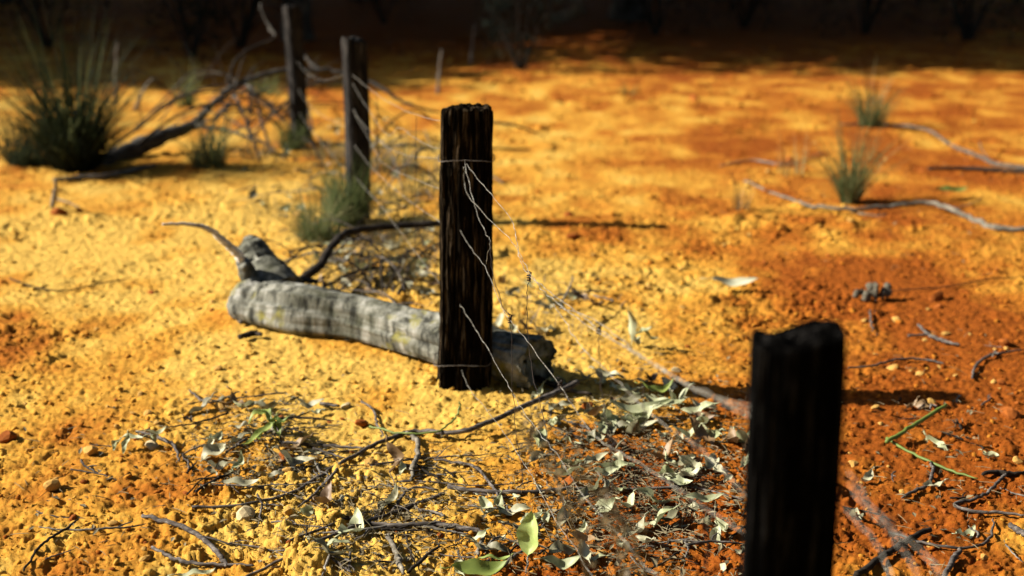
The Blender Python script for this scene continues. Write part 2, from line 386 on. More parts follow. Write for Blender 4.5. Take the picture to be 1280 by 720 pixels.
# ------------------------------------------------------------------ FENCE POSTS
def post(name, base, lean, w, dpt, H, rz, m, label, topfn, seed, taper=1.12, rnd=.42, grv=1.0, cap=1.0):
    """weathered split post: deep vertical grooves, ragged top"""
    nseg, nh = 110, 130
    z0 = -.12; V = []
    rs = random.Random(seed)
    def cross(a):
        c, s = math.cos(a), math.sin(a); e = rnd
        return math.copysign(abs(c)**e, c)*w/2, math.copysign(abs(s)**e, s)*dpt/2
    A = np.linspace(0, 2*math.pi, nseg, endpoint=False)
    cs = np.array([cross(a) for a in A]); ax = np.cos(A)*3+seed*3.1; ay = np.sin(A)*3
    ringtop = []
    rows = []
    for j in range(nh+1):
        t = j/nh; z = z0+(H-z0)*t
        g1 = fbm(ax*2.6, ay*2.6+z*1.3, 3, seed); g2 = fbm(ax*7, ay*7+z*5, 2, seed+9); g3 = fbm(ax*16, ay*16+z*16, 2, seed+19)
        gr = np.clip((g1-.50)*2.2, -1, 1)*.09 - np.clip((g2-.56)*5, 0, 1)*.13 - np.clip((g3-.55)*4, 0, 1)*.06 + (fbm(ax*3, ay*3+z*30, 2, seed+29)-.5)*.04
        sc = 1+gr*grv; k = taper+(1-taper)*min(1, max(0, t))
        wob = .004*math.sin(z*7+seed)
        x = cs[:, 0]*sc*k+wob; y = cs[:, 1]*sc*k
        zz = np.full(nseg, z)
        if t > .8:
            tf = (t-.8)/.2; zz = z+tf*tf*np.array([topfn(x[i]/(w/2), y[i]/(dpt/2)) for i in range(nseg)])
            if t > .975: x = x*(1-.02*(t-.975)/.025); y = y*(1-.02*(t-.975)/.025)
        rows.append(np.stack([x, y, zz], 1))
    for q in (.9, .78, .64, .5, .36, .22, .1):
        x = rows[nh][:, 0]*q; y = rows[nh][:, 1]*q
        zz = np.array([H+topfn(x[i]/(w/2), y[i]/(dpt/2)) for i in range(nseg)])+((fbm(x*160+9, y*160, 3, seed+5)-.5)*.016-(fbm(x*60, y*60, 2, seed+6) > .58)*.008)*cap
        rows.append(np.stack([x, y, zz], 1))
    P = np.concatenate(rows)
    hh = np.clip(P[:, 2]/H, 0, 2)
    P[:, 0] += lean[0]*hh; P[:, 1] += lean[1]*hh
    nrw = len(rows); id_ = np.arange(nrw*nseg).reshape(nrw, nseg)
    f = np.stack([id_[:-1], np.roll(id_, -1, 1)[:-1], np.roll(id_, -1, 1)[1:], id_[1:]], -1).reshape(-1, 4)
    o = mesh_np(name, P, f, m)
    c = len(P); me = o.data
    o.location = base; o.rotation_euler = (0, 0, rz)
    return tag(o, label, 'fence post', 'fence posts in a row')
B1 = gp(990, 1177); T1 = dp(993, 412, B1.y); K1 = dp(986, 720, B1.y); B1.x = K1.x-(T1.x-K1.x)/(T1.z-K1.z)*K1.z; LEAN1 = T1.x-B1.x; B2 = gp(578, 486); B3 = gp(448, 277); B4 = gp(377, 180)
def flat_top(a):
    return lambda x, y: a*(vnn(x*2.1+4, y*2)-.5)
def vnn(x, y): return float(vn(np.array([x]), np.array([y]), 5)[0])
def top1(x, y):
    s = .028 if x > .72 else (.020 if x > .25 else (-.002+.02*max(0, x)))
    return .012/(1+math.exp(-(x-.35)*11))-.003*math.exp(-((x-.05)/.25)**2)+.006*(vnn(x*4+3, y*3)-.5)
def top2(x, y):
    return .010*(vnn(x*5+9, y*2.5)-.5)-.007*max(0, abs(x)-.75)*4*(1 if x > 0 else .5)
for p in (B1, B2, B3, B4): p.z = lz(p.x, p.y)-(.016 if p is not B1 else 0)
post('fence_post', B1, (LEAN1, 0), .081, .058, .629, R(-5), M_POST1, 'nearest black fence post, with a ragged top raised at its right corner', top1, 3, 1.0, .22, .25, .3)
post('fence_post', B2, (.019, 0), .104, .085, .603, R(4), M_POST, 'splintered dark fence post standing in front of the grey log', top2, 7, 1.1, .55, 1.25)
post('fence_post', B3, (.004, 0), .070, .075, .605, R(26), M_POSTG, 'third fence post, grey edged, with green grass round its foot', lambda x, y: .016*(vnn(x*2+1, y*2)-.5)-.012*max(0, x), 12, 1.0)
post('fence_post', B4, (-.028, 0), .066, .070, .598, R(38), M_POSTG, 'farthest fence post, leaning left in front of the dead branch', lambda x, y: .012*(vnn(x*2+5, y*2)-.5), 17, 1.0)

# ------------------------------------------------------------------ WIRES
BAY0 = B1+(B1-B2)                       # next post, outside the frame
def toward(p, k=-.012): return p
def wire_bay(name, A, B, lines, stays, knots, label, wr=.0009, sr=.0009, ties=()):
    r = empty(name, ((A.x+B.x)/2, (A.y+B.y)/2, 0)); r['label'] = label; r['category'] = 'wire netting'; r['group'] = 'slack netting wires between the fence posts'
    org = r.location
    def proj(l, off=0.0): return [fp(x, y, A, B)+Vector((0, -off, 0)) for x, y in l]
    def add(nm, pts, rad, m, sub=7, jit=.0010):
        mb = MB(); tube(mb, [p-org for p in pts], rad, 6, sub, jit); return mb.build(nm, m, r)
    for l in lines: add('line_wire', proj(l), wr, M_WIRE)
    for l in stays: add('stay_wire', proj(l), sr, M_RUST)
    for x, y in knots:
        c = fp(x, y, A, B)-org; mb = MB()
        pts = [c+Vector((math.cos(a)*.0028, math.sin(a)*.0028, -.006+.012*k/22)) for k, a in ((k, k*.9) for k in range(23))]
        tube(mb, pts, .0012, 5, 1); tube(mb, [c, c+Vector((.004, 0, .008)), c+Vector((-.004, 0, .011))], .001, 5, 2)
        mb.build('knot', M_RUST, r)
    for pts in ties: add('staple', pts, .0013, M_RUST, 3, 0)
    return r
FR = Vector((0, -.052, 0))
wire_bay('wire_netting', B2+FR, B1+Vector((-.045, -.02, 0)), [
    [(583, 205), (604, 232), (637, 272), (646, 300), (650, 322), (662, 345), (700, 374), (750, 412), (800, 445), (870, 487), (938, 520)],
    [(580, 208), (582, 238), (600, 262), (640, 303), (664, 343), (690, 374), (748, 415), (810, 450), (880, 490), (938, 507)],
    [(581, 200), (590, 245), (604, 285), (612, 302), (608, 330)],
    [(575, 288), (590, 312), (608, 337), (626, 380), (637, 400), (664, 432), (700, 482), (740, 542), (766, 560), (805, 583), (860, 620), (932, 668)],
    [(575, 380), (592, 408), (612, 440), (636, 484), (660, 522), (695, 567), (730, 620), (775, 670), (815, 717), (850, 760)],
    [(692, 380), (712, 412), (730, 436), (775, 480), (812, 517), (868, 556), (897, 582), (934, 622)],
    [(700, 385), (740, 398), (790, 436), (850, 476), (900, 500), (938, 512)],
    [(575, 460), (590, 490), (615, 520), (650, 572), (690, 640), (740, 720), (760, 760)]], [
    [(612, 302), (617, 345), (630, 385), (637, 400), (641, 470), (645, 540), (656, 610)],
    [(661, 347), (659, 375), (660, 415), (666, 470), (684, 540), (700, 610), (712, 680)],
    [(748, 413), (750, 450), (753, 490), (760, 545), (766, 610), (772, 680), (778, 760)],
    [(870, 488), (873, 540), (877, 600), (881, 660), (888, 760)],
    [(800, 446), (804, 490), (806, 540)]],
    [(661, 347), (748, 413), (637, 400), (700, 481), (766, 560), (870, 557)],
    'slack rusty wire netting hanging between the near black post and the splintered post', .00055, .0006)
F23 = Vector((0, -.045, 0))
wire_bay('wire_netting', B3+F23, B2+F23, [
    [(434, 120), (450, 150), (478, 180), (505, 193), (530, 197), (560, 197)],
    [(440, 135), (470, 190), (480, 205), (520, 225), (562, 240)], [(438, 100), (480, 165), (500, 160), (530, 180), (562, 188)],
    [(436, 90), (458, 108), (490, 130), (530, 147), (562, 152)],
    [(434, 170), (470, 215), (510, 250), (562, 285)],
    [(433, 210), (470, 250), (515, 310), (562, 370)]], [
    [(470, 112), (472, 150), (474, 218), (476, 290)], [(520, 145), (520, 195), (518, 260), (520, 320)]],
    [(472, 177), (520, 196)], 'blurred sagging wire netting between the splintered post and the third post', .0006, .0006)
wire_bay('wire_netting', B4+F23, B3+F23, [
    [(366, 70), (385, 92), (405, 100), (434, 92)], [(366, 100), (390, 135), (434, 160)], [(366, 130), (395, 170), (434, 215)]],
    [[(398, 98), (399, 140), (401, 190)]], [(398, 99)], 'far thin wire netting between the third post and the farthest post', .0006, .0006)
b1b = B1+Vector((.03, -.03, 0))
wire_bay('wire_netting', b1b, BAY0, [
    [(1040, 560), (1065, 595), (1100, 645), (1150, 690), (1200, 740)],
    [(1040, 572), (1075, 625), (1110, 660), (1135, 700), (1160, 740)],
    [(1042, 600), (1060, 640), (1095, 680), (1120, 740)]], [], [(1112, 660)],
    'blurred near wires running off below the nearest black post towards the lower right', .0006, .0006)
M_RUSTL = simple_noise('rusty_wire_band', (.05, .035, .025), (.22, .19, .16), 60, .8, .2)
# bands of wire round the splintered post
for py, lb in ((197, 'thin wire band tied round the top of the splintered post'), (449, 'thin wire band tied round the foot of the splintered post')):
    c = dp(583 if py < 300 else 578, py, B2.y); mb = MB()
    w_, d_ = (.058, .049) if py < 300 else (.061, .052)
    pts = []
    for k in range(33):
        a = 2*math.pi*k/32; cc, ss = math.cos(a), math.sin(a)
        pts.append(Vector((math.copysign(abs(cc)**.5, cc)*w_, math.copysign(abs(ss)**.5, ss)*d_, .002*math.sin(a*3))))
    tube(mb, pts, .0009, 6, 2, .0006); o = mb.build('wire_band', M_RUSTL); o.location = c; tag(o, lb, 'wire band')

# ------------------------------------------------------------------ LOG
def logobj():
    root = empty('fallen_log', gp(480, 430)); org = root.location.copy(); org.z = 0; root.location = org
    tag(root, 'pale grey fallen log with a forked stub, lying behind the splintered post', 'log')
    pts = [gp(292, 376, .055), gp(330, 381, .058), gp(385, 389, .062), gp(450, 398, .060), gp(520, 417, .060), gp(590, 436, .060), gp(638, 447, .058), gp(670, 454, .058)]
    rad = [.046, .056, .061, .054, .053, .060, .058, .060]
    P, Q = smooth_path(pts, rad, 22)
    n = 84; rows = []
    u = None
    for i, p in enumerate(P):
        t = (P[min(i+1, len(P)-1)]-P[max(i-1, 0)]).normalized()
        u0 = t.cross(Vector((0, 0, 1))).normalized(); w = u0.cross(t)
        A = np.linspace(0, 2*math.pi, n, endpoint=False); s = i*.006
        ca, sa = np.cos(A), np.sin(A)
        g = fbm(ca*2.2+5, sa*2.2+s*3, 3, 201); g2 = fbm(ca*9+5, sa*9+s*1.5, 3, 211); g3 = np.abs(fbm(ca*4+2, sa*4+s*1.2, 2, 221)-.5)
        wv = vn(np.array([s*9.]), np.array([3.]), 77)[0]-.5
        r = Q[i]*(1+(g-.5)*.46+(g2-.5)*.15+.08*wv+.035*np.sin(ca*1.5+sa*2.5+s*26)*fbm(ca*2+3, sa*2+s*4, 2, 91)-.16*math.exp(-((i-19)/3.5)**2)*(.5+.5*ca*.2+.5*sa)-.05*np.clip(.03-g3, 0, 1)/.03*(i > 60))
        if i < 12: r = r*(.30+.70*math.sin(math.pi/2*(i/12)))**.7
        fr = (len(P)-1-i)
        off = 0
        pos = np.array([[p[k]+u0[k]*ca[j]*r[j]+w[k]*sa[j]*r[j] for k in range(3)] for j in range(n)])
        if fr < 8: pos += np.outer((fbm(ca*5+1, sa*5, 2, 231)-.35)*.03*(1-fr/8), np.array(t[:]))
        rows.append(pos)
    te = np.array((P[-1]-P[-2]).normalized()[:]); ctr = np.array(P[-1][:])
    last = rows[-1]
    for q in (.86, .7, .5, .3, .1):
        a = ctr+(last-ctr)*q; a = a-np.outer(.02*(1-q)+.018*fbm(a[:, 0]*90, a[:, 2]*90, 2, 7), te); rows.append(a)
    f0 = rows[0]; c0 = f0.mean(0); rows.insert(0, c0+(f0-c0)*.05)
    V = np.concatenate(rows)-np.array(org[:]); m_ = len(rows); id_ = np.arange(m_*n).reshape(m_, n)
    f = np.stack([id_[:-1], id_[1:], np.roll(id_, -1, 1)[1:], np.roll(id_, -1, 1)[:-1]], -1).reshape(-1, 4)
    # material in the log's own frame: grain along x is close enough (log runs along x)
    body = mesh_np('trunk', V, f, M_LOGL, True, root)
    def part(nm, pts, rad, m, n_=26, jit=.0, rj=.04, sub=8, sq=1):
        mb = MB(); tube(mb, [Vector(p)-org for p in pts], rad, n_, sub, jit, rj, sq); return mb.build(nm, m, root)
    def D(px, py, d): return dp(px, py, d)
    b = gp(330, 372, .06).y
    # thick forked stub rising from the near end
    part('branch_stub', [D(352, 372, b+.02), D(338, 350, b+.05), D(326, 332, b+.08), D(314, 314, b+.10), D(309, 310, b+.105)], [.070, .056, .046, .043, .032], M_LOGL, 44, .0015, .015, 6)
    part('broken_limb', [D(322, 365, b+.0), D(311, 345, b+.0), D(303, 326, b-.01)], [.032, .024, .016], M_LOGL, 18, .001, .06)
    part('bare_branch', [D(306, 335, b), D(297, 318, b-.01), D(280, 302, b-.02), D(262, 287, b-.03), D(240, 281, b-.05), D(203, 280, b-.08)], [.014, .011, .009, .007, .005, .003], M_BLEACHLIT, 10, .001, .08)
    part('bark_flap', [D(362, 352, b+.06), D(380, 350, b+.06), D(398, 352, b+.06)], [.012, .020, .008], M_DARKSTICK, 14, .001, .12, 6, .4)
    return root
M_BLEACHLIT = wood_mat('bleached_sunlit_branch', (.5, .48, .44), (.95, .92, .86), (1.2, 1.15, 1.08), 'x', .4, None, 1)  # bleached wood, brightened further to put sunlight into the colour
def log_mat():
    m, nd, ln, b = mat('pale_log_bark_lichen', (.3, .3, .25), .88, .12)
    tc = nd.new('ShaderNodeTexCoord'); v = tc.outputs['Object']
    mp = nd.new('ShaderNodeMapping'); mp.inputs['Rotation'].default_value = (.5, .9, .6); mp.inputs['Scale'].default_value = (1, 1, .22); ln.new(v, mp.inputs['Vector'])
    n = noise(nd, ln, mp.outputs['Vector'], 42, 7, .62); r = ramp(nd, ((.36, (.035, .035, .028)), (.50, (.19, .188, .155)), (.68, (.38, .37, .33)))); ln.new(n.outputs['Fac'], r.inputs['Fac'])
    nb = noise(nd, ln, v, 9, 4, .6); rb = ramp(nd, ((.36, (.30, .31, .22)), (.56, (1.1, 1.1, 1.08))), 1); ln.new(nb.outputs['Fac'], rb.inputs['Fac'])
    out = mixc(nd, ln, 1.0, r.outputs['Color'], rb.outputs['Color'], 'MULTIPLY')
    ns = noise(nd, ln, v, 7.5, 4, .6); rs = ramp(nd, ((.57, (0, 0, 0)), (.63, (.85, .85, .85))), 1); ln.new(ns.outputs['Fac'], rs.inputs['Fac'])
    out = mixc(nd, ln, rs.outputs['Color'], out, (.15, .135, .03)); ln.new(out, b.inputs['Base Color'])
    bump(nd, ln, n.outputs['Fac'], b, .7, .006); return m
M_LOGL = log_mat()
M_DEAD = wood_mat('dead_branch_bark', (.03, .027, .024), (.09, .082, .072), (.2, .185, .165), 'x', .6, None, .7)
M_STICKL = wood_mat('pale_branch_bark', (.09, .08, .07), (.23, .21, .18), (.38, .35, .31), 'x', .5, None, 1)
logobj()

# ------------------------------------------------------------------ STICKS, TWIGS AND BRANCHES (from the photograph)
def lift(l, r, h=None):
    out = []
    for k, q in enumerate(l):
        p = gp(q[0], q[1]); z = max(gz(p.x, p.y)*.5+lz(p.x, p.y)*.5, lz(p.x, p.y)+.002)+r*.8+.003
        if len(q) > 2:
            p = gp(q[0], q[1], q[2]+z); out.append(Vector((p.x, p.y, q[2]+z)))
        else: out.append(Vector((p.x, p.y, z)))
    return out
def stick(name, l, r, m, label, side=(), cat='twig', group=None, jit=.0012, n=8):
    pts = lift(l, r[0] if hasattr(r, '__len__') else r)
    org = pts[len(pts)//2].copy(); mb = MB()
    rr = r if hasattr(r, '__len__') else [r*.8]+[r]*(len(pts)-2)+[r*.45]
    if len(rr) != len(pts): rr = [rr[0]+(rr[-1]-rr[0])*k/(len(pts)-1) for k in range(len(pts))]
    tube(mb, [p-org for p in pts], rr, n, 6, jit, .13)
    o = mb.build(name, m); o.location = org
    for q in side:
        mb2 = MB(); pp = lift(q, .003); tube(mb2, [p-org for p in pts[:0]]+[p-org for p in pp], [.0032]+[.0026]*(len(pp)-2)+[.0012], 7, 5, jit*.8, .13); mb2.build('side_twig', m, o)
    return tag(o, label, cat, group)
M_DEAD2 = wood_mat('weathered_brown_bark', (.05, .042, .034), (.15, .125, .10), (.26, .22, .18), 'x', .5, None, .9)
stick('long_twig', [(240, 637), (300, 634), (360, 620), (405, 596), (440, 575), (480, 556), (520, 545), (560, 541, .006), (600, 533, .012), (645, 512, .02), (690, 493, .03), (722, 478, .035)], (.0024, .0062), M_STICK,
      'long dark forked twig running from the lower left to the foot of the splintered post', [[(425, 590), (405, 610), (385, 628), (372, 638)], [(412, 600), (402, 612), (394, 619)]], 'branch')
stick('twig', [(178, 648), (205, 655), (235, 665), (262, 682), (278, 700), (284, 708)], .0042, M_STICK, 'thick grey curved twig bending down at its right end, lower left', (), 'twig')
stick('twig', [(190, 686), (215, 698), (240, 704), (280, 706), (318, 709)], .0032, M_STICK, 'grey twig lying just below the thick curved one, crossing its tip')
stick('twig', [(30, 716), (45, 690), (62, 675), (85, 660), (98, 650)], .0022, M_DARKSTICK, 'thin dark twig on bare soil in the bottom left corner')
stick('twig', [(300, 725), (345, 707), (385, 688), (440, 665), (490, 646), (520, 634), (555, 620)], (.0022, .0034), M_STICK, 'long thin grey twig sloping up from the bottom edge, with thin side shoots', [[(385, 690), (405, 700), (425, 712), (440, 722)], [(490, 646), (505, 622), (520, 613), (548, 616)]])
stick('twig', [(360, 680), (395, 668), (430, 655), (460, 645)], .0026, M_STICK, 'short dark twig above the long thin sloping twig', [])
stick('twig', [(463, 662), (500, 664), (545, 662), (580, 666), (608, 672)], .0052, M_STICK, 'thick straight grey twig with a pale knob at its right end')
stick('twig', [(560, 612), (600, 618), (650, 621), (690, 618), (730, 614), (790, 614), (850, 612)], (.0045, .0026), M_STICK, 'long straight grey twig lying across the leaf litter')
stick('twig', [(543, 580), (570, 584), (594, 590), (610, 605), (622, 622), (637, 642)], .0028, M_STICK, 'bent grey twig meeting the long straight one')
stick('twig', [(508, 548), (520, 556), (523, 570), (518, 582, .008), (516, 590), (515, 606)], .0050, M_PALESTICK, 'crooked pale twig hanging off the long forked twig', [[(500, 585), (515, 588), (545, 592)]])
stick('twig', [(237, 492), (250, 503), (268, 508), (290, 500), (298, 496)], .0024, M_STICK, 'small grey twig on the pale soil above the leafy litter at left')
stick('twig', [(400, 511), (412, 513), (425, 514)], .0042, M_STICK, 'stubby grey twig beside a pale flat stone')
stick('twig', [(352, 557), (380, 560), (420, 562), (455, 566)], .0036, M_STICK, 'grey twig lying above the long forked twig, in the litter')
stick('twig', [(452, 508), (466, 518), (472, 535), (480, 550)], .0026, M_STICK, 'thin pale twig poking up above the long forked twig')
stick('twig', [(245, 617), (262, 606), (275, 598), (290, 592)], .0030, M_DARKSTICK, 'short dark twig beside the leafy litter at left')
stick('twig', [(170, 542), (190, 546), (205, 552), (218, 560), (224, 578)], .0034, M_STICK, 'grey hooked twig under the drooping leaves')
stick('twig', [(345, 585), (365, 592), (385, 588), (410, 575)], .0022, M_DARKSTICK, 'thin dark twig curling through the litter at left')
stick('twig', [(620, 722), (640, 705), (655, 690)], .0030, M_STICK, 'short grey twig at the bottom edge left of the bright leaf')
stick('twig', [(485, 675), (492, 690), (500, 710), (505, 725)], .0048, M_PALESTICK, 'pale thick twig pointing down to the bottom edge')
stick('twig', [(606, 670), (600, 690), (594, 706)], .0040, M_PALESTICK, 'pale twig hanging below the pale knob above the big leaf')
stick('twig', [(505, 665), (512, 690), (518, 715)], .0016, M_DARKSTICK, 'very thin dark stalk crossing the thick straight twig')
stick('twig', [(510, 722), (535, 700), (551, 684)], .0030, M_DARKSTICK, 'dark straight twig at the bottom edge right of the pale one')
# right side
stick('stem', [(1183, 506, .03), (1160, 520, .025), (1135, 536, .015), (1108, 553, .004)], (.0036, .0042), M_LEAFGREEN, 'bright green sharply bent stem lying on the red soil right of the near post', [[(1108, 553), (1130, 566), (1160, 580), (1190, 592), (1222, 602)]], 'stem')
stick('twig', [(1164, 582), (1165, 596), (1158, 610), (1142, 616), (1127, 624)], .0034, M_STICK, 'dark hooked twig touching the bent green stem')
stick('twig', [(1262, 597), (1252, 602), (1240, 614), (1222, 624), (1192, 632), (1222, 640), (1250, 642), (1285, 648)], .0030, M_STICK, 'grey twig folded in a sharp bend at the right edge')
stick('twig', [(1227, 597), (1245, 596), (1262, 598), (1290, 596)], .0044, M_DARKSTICK, 'dark thick twig at the right edge above the folded one')
stick('twig', [(1070, 728), (1095, 708), (1125, 688), (1145, 672), (1162, 664)], (.0055, .0045), M_DARKSTICK, 'straight dark twig crossing under the near blurred wires')
stick('twig', [(1110, 670), (1150, 680), (1190, 688), (1225, 685), (1240, 668), (1242, 648)], .0024, M_STICK, 'thin grey curved twig right of the straight dark one')
stick('twig', [(1262, 658), (1275, 668), (1290, 676)], .0055, M_STICK, 'stout grey twig end at the right edge under the folded twig')
stick('twig', [(1180, 728), (1192, 706), (1200, 690)], .0050, M_STICK, 'upright grey stub at the bottom right under the blurred wires')
stick('twig', [(1148, 408), (1160, 420), (1180, 428), (1200, 434)], .0046, M_STICK, 'forked grey twig on the red soil behind the near black post', [[(1135, 420), (1160, 420), (1165, 424)]])
stick('twig', [(1088, 388), (1089, 402), (1091, 414)], .0030, M_STICK, 'short upright twig under the grey seed cluster')
stick('twig', [(1060, 462), (1090, 459), (1120, 452), (1150, 450), (1180, 456)], .0028, M_STICK, 'thin greenish curved twig right of the near black post')
stick('twig', [(1215, 475), (1220, 458), (1240, 446), (1280, 440)], .0034, M_STICK, 'curved grey twig at the right edge level with the top of the near black post')
stick('twig', [(1110, 365), (1180, 362), (1240, 352), (1285, 350)], .0020, M_DARKSTICK, 'long thin dark twig right of the grey seed cluster')
stick('fallen_branch', [(930, 226), (980, 244), (1010, 256, .01), (1060, 262, .01), (1110, 258, .015), (1160, 253, .02), (1190, 262, .015), (1215, 276), (1245, 289), (1300, 291)], (.004, .011), M_PALESTICK, 'long pale wavy branch lying across the red soil at the right', [[(1060, 262), (1085, 270), (1110, 271)], [(1190, 262), (1210, 258), (1228, 250)]], 'branch', None, .004)
stick('fallen_branch', [(1050, 156), (1100, 156), (1140, 158, .02), (1165, 165, .02), (1190, 183), (1225, 197), (1245, 208), (1300, 216)], (.004, .010), M_DEAD2, 'far grey curved branch behind the pale wavy one, near the smaller tuft', [[(1225, 178, .05), (1228, 188, .03), (1240, 205)]], 'branch')
stick('fallen_branch', [(1160, 212), (1200, 212), (1250, 216), (1300, 222)], .008, M_DARKSTICK, 'dark branch beside the far grey curved one at the right edge', (), 'branch')
stick('fallen_branch', [(900, 207), (940, 200), (985, 205), (1030, 190)], .004, M_STICKL, 'thin faint branch on the soil left of the green tuft at right', (), 'branch')
stick('twig', [(700, 382, .04), (712, 360, .06), (716, 345, .075)], .0028, M_STICKL, 'small upright grey twig beyond the wire knots', [[(690, 372, .03), (712, 366, .03), (735, 364, .03), (760, 364, .02)]])
stick('twig', [(12, 352), (40, 364), (80, 368), (120, 358), (160, 350)], .0024, M_DARKSTICK, 'faint thin curved twig on the bright soil at far left')
stick('stub', [(66, 262), (68, 245, .04), (70, 228, .09)], .009, M_STICKL, 'small upright grey stub in front of the big grass tuft', [[(66, 250), (85, 256), (100, 262)]], 'stick')
# under and behind the log
stick('stick', [(300, 414), (330, 412), (370, 412), (430, 416), (500, 428)], .008, M_STICKL, 'grey stick wedged along the front underside of the log', (), 'stick')
stick('stick', [(300, 432), (318, 428), (328, 430)], .008, M_DARKSTICK, 'short dark chunk of wood in front of the left end of the log', (), 'stick')
stick('fallen_branch', [(372, 352, .03), (398, 334, .06), (412, 312, .09), (432, 292, .10), (470, 285, .09), (520, 281, .09), (552, 280, .09), (600, 290, .04)], (.013, .009), M_DARKSTICK, 'dark crooked branch arching up behind the log to the splintered post', [[(430, 293, .09), (450, 300, .06), (480, 305, .02)], [(520, 282, .08), (530, 305, .04), (540, 325, .02)], [(405, 345, .04), (404, 360, .03), (406, 372, .0)]], 'branch')
stick('twig', [(498, 378), (508, 350), (516, 330), (540, 312), (556, 305)], .005, M_DARKSTICK, 'dark twig leaning in the litter just behind the log')
stick('twig', [(440, 372), (455, 355), (456, 345)], .004, M_DARKSTICK, 'short upright dark twig behind the middle of the log')
stick('twig', [(600, 462), (640, 470), (700, 492), (740, 500)], .006, M_DARKSTICK, 'dark twig in the shadow at the right end of the log')

# dead branch at the far left: arching limb with forks
def dead_branch():
    pts = [dp(120, 208, 5.62), dp(160, 190, 5.85), dp(205, 170, 6.0), dp(243, 156, 6.1), dp(265, 130, 6.15), dp(300, 104, 6.2), dp(352, 88, 6.3), dp(400, 88, 6.35), dp(430, 92, 6.35), dp(470, 106, 6.3), dp(505, 128, 6.25), dp(550, 141, 6.2)]
    org = Vector((pts[2].x, pts[2].y, 0)); r = empty('dead_branch', org)
    tag(r, 'long dead grey branch arching up from the big grass tuft past the farthest post', 'branch')
    def part(nm, P, q, m, n=10):
        mb = MB(); tube(mb, [p-org for p in P], q, n, 7, .003, .1); mb.build(nm, m, r)
    part('limb', pts, [.03, .040, .032, .022, .014, .012, .011, .010, .010, .009, .007, .004], M_DEAD)
    part('fork', [dp(286, 116, 6.17), dp(287, 98, 6.2), dp(293, 78, 6.2), dp(310, 62, 6.25), dp(345, 45, 6.3), dp(330, 20, 6.3)], [.010, .008, .006, .005, .004, .003], M_DARKSTICK)
    part('fork', [dp(345, 45, 6.3), dp(335, 30, 6.35), dp(325, 5, 6.4)], [.009, .006, .004], M_DEAD, 8)
    part('fork', [dp(245, 158, 6.1), dp(262, 150, 6.0), dp(300, 125, 6.0), dp(340, 108, 6.1)], [.008, .006, .005, .003], M_DEAD, 8)
    part('fork', [dp(243, 157, 6.08), dp(270, 160, 6.0), dp(300, 168, 5.95), dp(330, 180, 5.9)], [.012, .009, .007, .004], M_DEAD, 8)
    part('fork', [dp(400, 88, 6.35), dp(385, 75, 6.4), dp(378, 60, 6.45)], [.010, .007, .004], M_DEAD, 8)
    return r
dead_branch()
stick('fallen_branch', [(68, 232), (100, 228), (130, 226), (165, 218), (195, 212)], .010, M_STICKL, 'pale thin branch lying at the foot of the big grass tuft', (), 'branch')
stick('fallen_branch', [(560, 150, .12), (600, 152, .12), (640, 156, .1), (680, 170, .02)], .006, M_STICKL, 'thin pale branch beyond the top of the splintered post', (), 'branch')
for pts, lb in (([dp(548, 118, 8.0), dp(549, 90, 8.0), dp(552, 62, 8.0)], 'thin dry stalk standing at the shade edge above the splintered post'),
                ([dp(588, 88, 9.6), dp(590, 60, 9.6), dp(594, 28, 9.6)], 'taller dry stalk standing in the shade behind the first one'),
                ([dp(143, 100, 7.5), dp(145, 80, 7.5), dp(147, 52, 7.5)], 'thin dry stalk standing just right of the big grass tuft'),
                ([dp(168, 125, 7.3), dp(180, 112, 7.3), dp(192, 97, 7.3)], 'short leaning dry stalk between the big tuft and the dead branch')):
    pts[0].z = min(pts[0].z, .0)
    mb = MB(); o0 = pts[0].copy(); tube(mb, [p-o0 for p in pts], [.010, .008, .004], 7, 5, .002, .1)
    o = mb.build('dry_stalk', M_STICKL); o.location = o0; tag(o, lb, 'stalk')

# ------------------------------------------------------------------ random litter twigs
TW = []
for k in range(10):
    rs = random.Random(300+k); mb = MB(); L = rs.uniform(.05, .15); p = Vector((-L/2, 0, 0)); d = Vector((1, 0, 0)); pts = [p.copy()]
    for j in range(5):
        d = (d+Vector((0, rs.uniform(-.45, .45), rs.uniform(-.12, .12)))).normalized(); p = p+d*L/5; pts.append(p.copy())
    r0 = rs.uniform(.0012, .0028); tube(mb, pts, [r0, r0, r0*.9, r0*.8, r0*.7, r0*.3], 6, 3, .0006, .12)
    if k % 2: q = pts[2]; tube(mb, [q, q+Vector((L*.15, L*.12, .003)), q+Vector((L*.28, L*.16, .005))], [r0*.7, r0*.6, r0*.25], 5, 3, .0004, .1)
    o = mb.build('litter_twig', M_STICK); TW.append(o.data); bpy.data.objects.remove(o)
TWM = [matcopy(TW[i], m) for i in range(10) for m in (M_STICK, M_DARKSTICK, M_STICKL)]
def scatter(n, zone, fn, dens=None):
    x0, x1, y0, y1 = zone
    for k in range(n): fn(random.uniform(x0, x1), random.uniform(y0, y1))
def litter_twig(label):
    def f(px, py):
        p = gp(px, py); o = bpy.data.objects.new('litter_twig', random.choice(TWM)); COL.objects.link(o)
        o.location = (p.x, p.y, lz(p.x, p.y)+random.uniform(.004, .012)); o.rotation_euler = (random.uniform(-.2, .2), random.uniform(-.12, .12), random.uniform(0, 6.3)); s = random.uniform(.7, 1.25); o.scale = (s, s, s)
        tag(o, label, 'twig', 'scattered litter twigs')
    return f
scatter(22, (230, 420, 500, 610), litter_twig('short thin twig in the dark litter patch around the green leaf sprig'))
scatter(26, (330, 640, 590, 715), litter_twig('short thin twig among the larger twigs at the bottom middle'))
scatter(38, (640, 930, 485, 715), litter_twig('short thin twig in the leaf litter left of the near black post'))
scatter(18, (1060, 1275, 380, 710), litter_twig('short thin twig on the bare red soil at the right'))
scatter(34, (400, 555, 285, 378), litter_twig('short thin twig in the litter just behind the log'))
